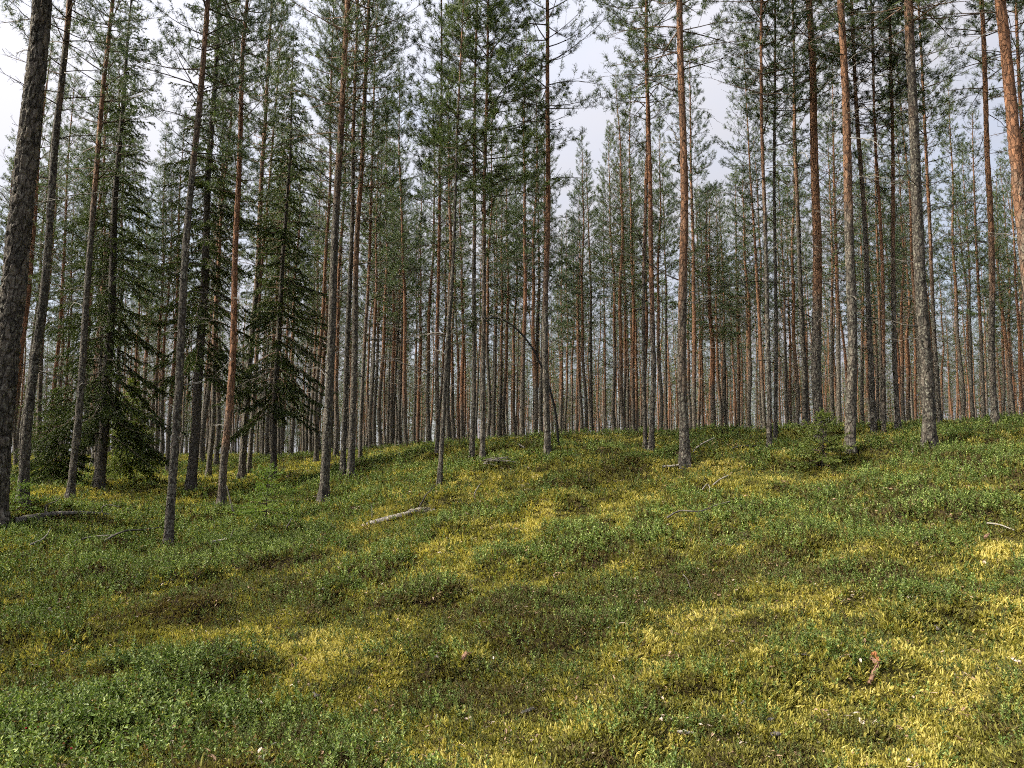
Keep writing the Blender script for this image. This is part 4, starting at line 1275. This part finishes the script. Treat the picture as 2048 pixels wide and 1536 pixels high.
BANDS = [(2.9, 5.5, 1.0), (5.5, 8, .8), (8, 11, .55), (11, 15, .36), (15, 20, .2), (20, 32, .06), (32, 60, .016)]
def band_points(density, seed, side=1.6):
    """even random points over the ground that the photograph sees, thinner with distance"""
    rg = np.random.default_rng(seed)
    out = []
    for y0, y1, f in BANDS:
        hw = 0.70 * y1 + side
        n = int(density * f * (y1 - y0) * 2 * hw)
        x, y = rg.uniform(-hw, hw, n), rg.uniform(y0, y1, n)
        k = np.abs(x) < 0.70 * y + side
        out.append(np.stack([x[k], y[k], np.full(k.sum(), 1 / math.sqrt(f))], 1))
    return np.concatenate(out)
def grow(name, protos, density, prob, tonefn, tilt, smin, smax, seed, label, category, lift=0.0, gmax=1.9, gpow=.7, idxfn=None):
    rg = np.random.default_rng(seed)
    B_ = band_points(density, seed)
    x, y, g = B_.T
    L, Yl, Br = fields(x, y)
    k = rg.uniform(size=len(x)) < prob(L, Yl, Br, x, y)
    x, y, g, L, Yl, Br = x[k], y[k], g[k], L[k], Yl[k], Br[k]
    z = ground_h(x, y) + lift
    n = len(x)
    rot = np.stack([rg.normal(0, tilt, n), rg.normal(0, tilt, n), rg.uniform(0, 6.283, n)], 1)
    scl = rg.uniform(smin, smax, n) * np.minimum(g ** gpow, gmax) * (.75 + .6 * fbm(x / .28, y / .28, 19, 2))
    tone = tonefn(L, Yl, Br, rg.normal(size=n), x, y)
    idx = rg.integers(0, len(protos), n) if idxfn is None else idxfn(x, y, rg)
    scatter(name, protos, np.stack([x, y, z], 1), rot, scl, tone, idx, label, category)
    return n
corner = hit(180, 1450, True)
def in_corner(x, y):
    return np.exp(-((x - corner[0]) / .75) ** 2 - ((y - corner[1]) / .8) ** 2)
n1 = grow('moss', [make_moss(900 + k, .05, 26, .034) for k in range(4)], 950, lambda L, Y, B, x, y: np.clip(1.05 - .45 * L - .2 * B, .25, 1),
          lambda L, Y, B, r, x, y: np.clip(Y * 1.05 + .12 * r - .06 * B, 0, 1), .2, .8, 1.35, 911, 'carpet of golden and olive feather moss over the whole slope', 'moss')
n2 = grow('lingonberry_shrubs', [make_ling(930, .07, 9, .019), make_ling(931, .055, 8, .018), make_ling(932, .085, 11, .02), make_ling(933, .06, 7, .016), make_ling(934, .12, 15, .024)], 950,
          lambda L, Y, B, x, y: np.clip(L * L * 1.0 + .03 + in_corner(x, y) * .3, 0, 1),
          lambda L, Y, B, r, x, y: np.clip(.47 + .19 * r + .12 * (L - .5) + .5 * (fbm(x / .35, y / .35, 33, 2) - .5), 0, 1), .3, .8, 1.3, 912, 'low glossy green lingonberry shrubs spread in patches over the moss', 'shrubs',
          idxfn=lambda x, y, rg: np.where(rg.uniform(size=len(x)) < in_corner(x, y) * .9, 4, rg.integers(0, 4, len(x))))
n3 = grow('heather', [make_heath(950 + k, .09, 5, 16) for k in range(3)], 420, lambda L, Y, B, x, y: np.clip(B * .6 + .06, 0, .9),
          lambda L, Y, B, r, x, y: np.clip(.45 + .25 * r - .1 * B, 0, 1), .25, .7, 1.3, 913, 'dark brownish heather and bilberry twigs between moss patches', 'heather')
n4 = grow('litter', [make_litter(970 + k) for k in range(3)], 60, lambda L, Y, B, x, y: np.clip(.3 + B * .7, 0, 1),
          lambda L, Y, B, r, x, y: np.clip(.45 + .3 * r, 0, 1), .15, .6, 1.2, 914, 'dry needles and bark crumbs scattered on the moss', 'litter')
print('ground cover', n1, n2, n3, n4)

# red berries in the corner shrubs
bm_v = []
import bmesh
bm = bmesh.new()
bmesh.ops.create_icosphere(bm, subdivisions=2, radius=0.006)
bme = bpy.data.meshes.new('berry')
bm.to_mesh(bme)
bm.free()
bme.materials.append(M['berry'])
for p in bme.polygons:
    p.use_smooth = True
for k, (x, y) in enumerate([(78, 1472), (55, 1473), (146, 1412), (145, 1525), (184, 1528), (130, 1510), (296, 1518), (32, 1440), (158, 1445), (670, 1245)]):
    g = hit(x, y + 8)
    o = link('lingonberry', bme, None, label='tiny ripe red berry among the low green leaves', category='berry', group='red berries in the shrubs')
    o.location = (g[0], g[1] - .02, g[2] + .07)

# ------------------------------------------------------------------ the forest that goes on behind and beside the picture
YOUNG = [pine_crown(241 + k, H=15, base=1.6, R=2.3 + .3 * k, dens=.6, nn=7, nw=0.02) for k in range(2)]
def far_proto(k):
    c = (FARC + YOUNG)[k]
    t = TRUNKS[k]
    o = bpy.data.objects.new('far_pine', None)
    vs, ts, mi, n = [], [], [], 0
    for j, me in enumerate((t, c[0], c[1])):
        v = np.empty(len(me.vertices) * 3, np.float32)
        me.vertices.foreach_get('co', v)
        l = np.empty(len(me.loops), np.int32)
        me.loops.foreach_get('vertex_index', l)
        vs.append(v.reshape(-1, 3)); ts.append(l.reshape(-1, 3) + n); mi += [j] * (len(l) // 3)
        n += len(v) // 3
    return proto('far_pine', np.concatenate(vs), np.concatenate(ts), [t.materials[0], M['pine'], M['limb']], mi)
rg = np.random.default_rng(64)
pts = []
for gx in np.arange(-135, 135, 3.5):
    for gy in np.arange(4, 172, 3.5):
        x, y = gx + rg.uniform(-1.5, 1.5), gy + rg.uniform(-1.5, 1.5)
        d, a = math.hypot(x, y), abs(math.atan2(x, y))
        if a < 0.74 and (d < 66 or d > 172):
            continue
        if a > 0.74 and (d > 45 or abs(x) < 9):
            continue
        pts.append((x, y))
pts = np.array(pts)
n = len(pts)
yng = (rg.uniform(size=n) < .3) & (pts[:, 1] > 60)
scatter('forest', [far_proto(k) for k in range(6)], np.stack([pts[:, 0], pts[:, 1], ground_h(pts[:, 0], pts[:, 1])], 1),
        np.stack([rg.normal(0, .015, n), rg.normal(0, .015, n), rg.uniform(0, 6.28, n)], 1), np.where(yng, rg.uniform(.28, .6, n), rg.uniform(.8, 1.12, n)), rg.uniform(0, 1, n), np.where(yng, rg.integers(4, 6, n), rg.integers(0, 4, n)),
        'far pine forest closing the view behind the stand', 'forest')
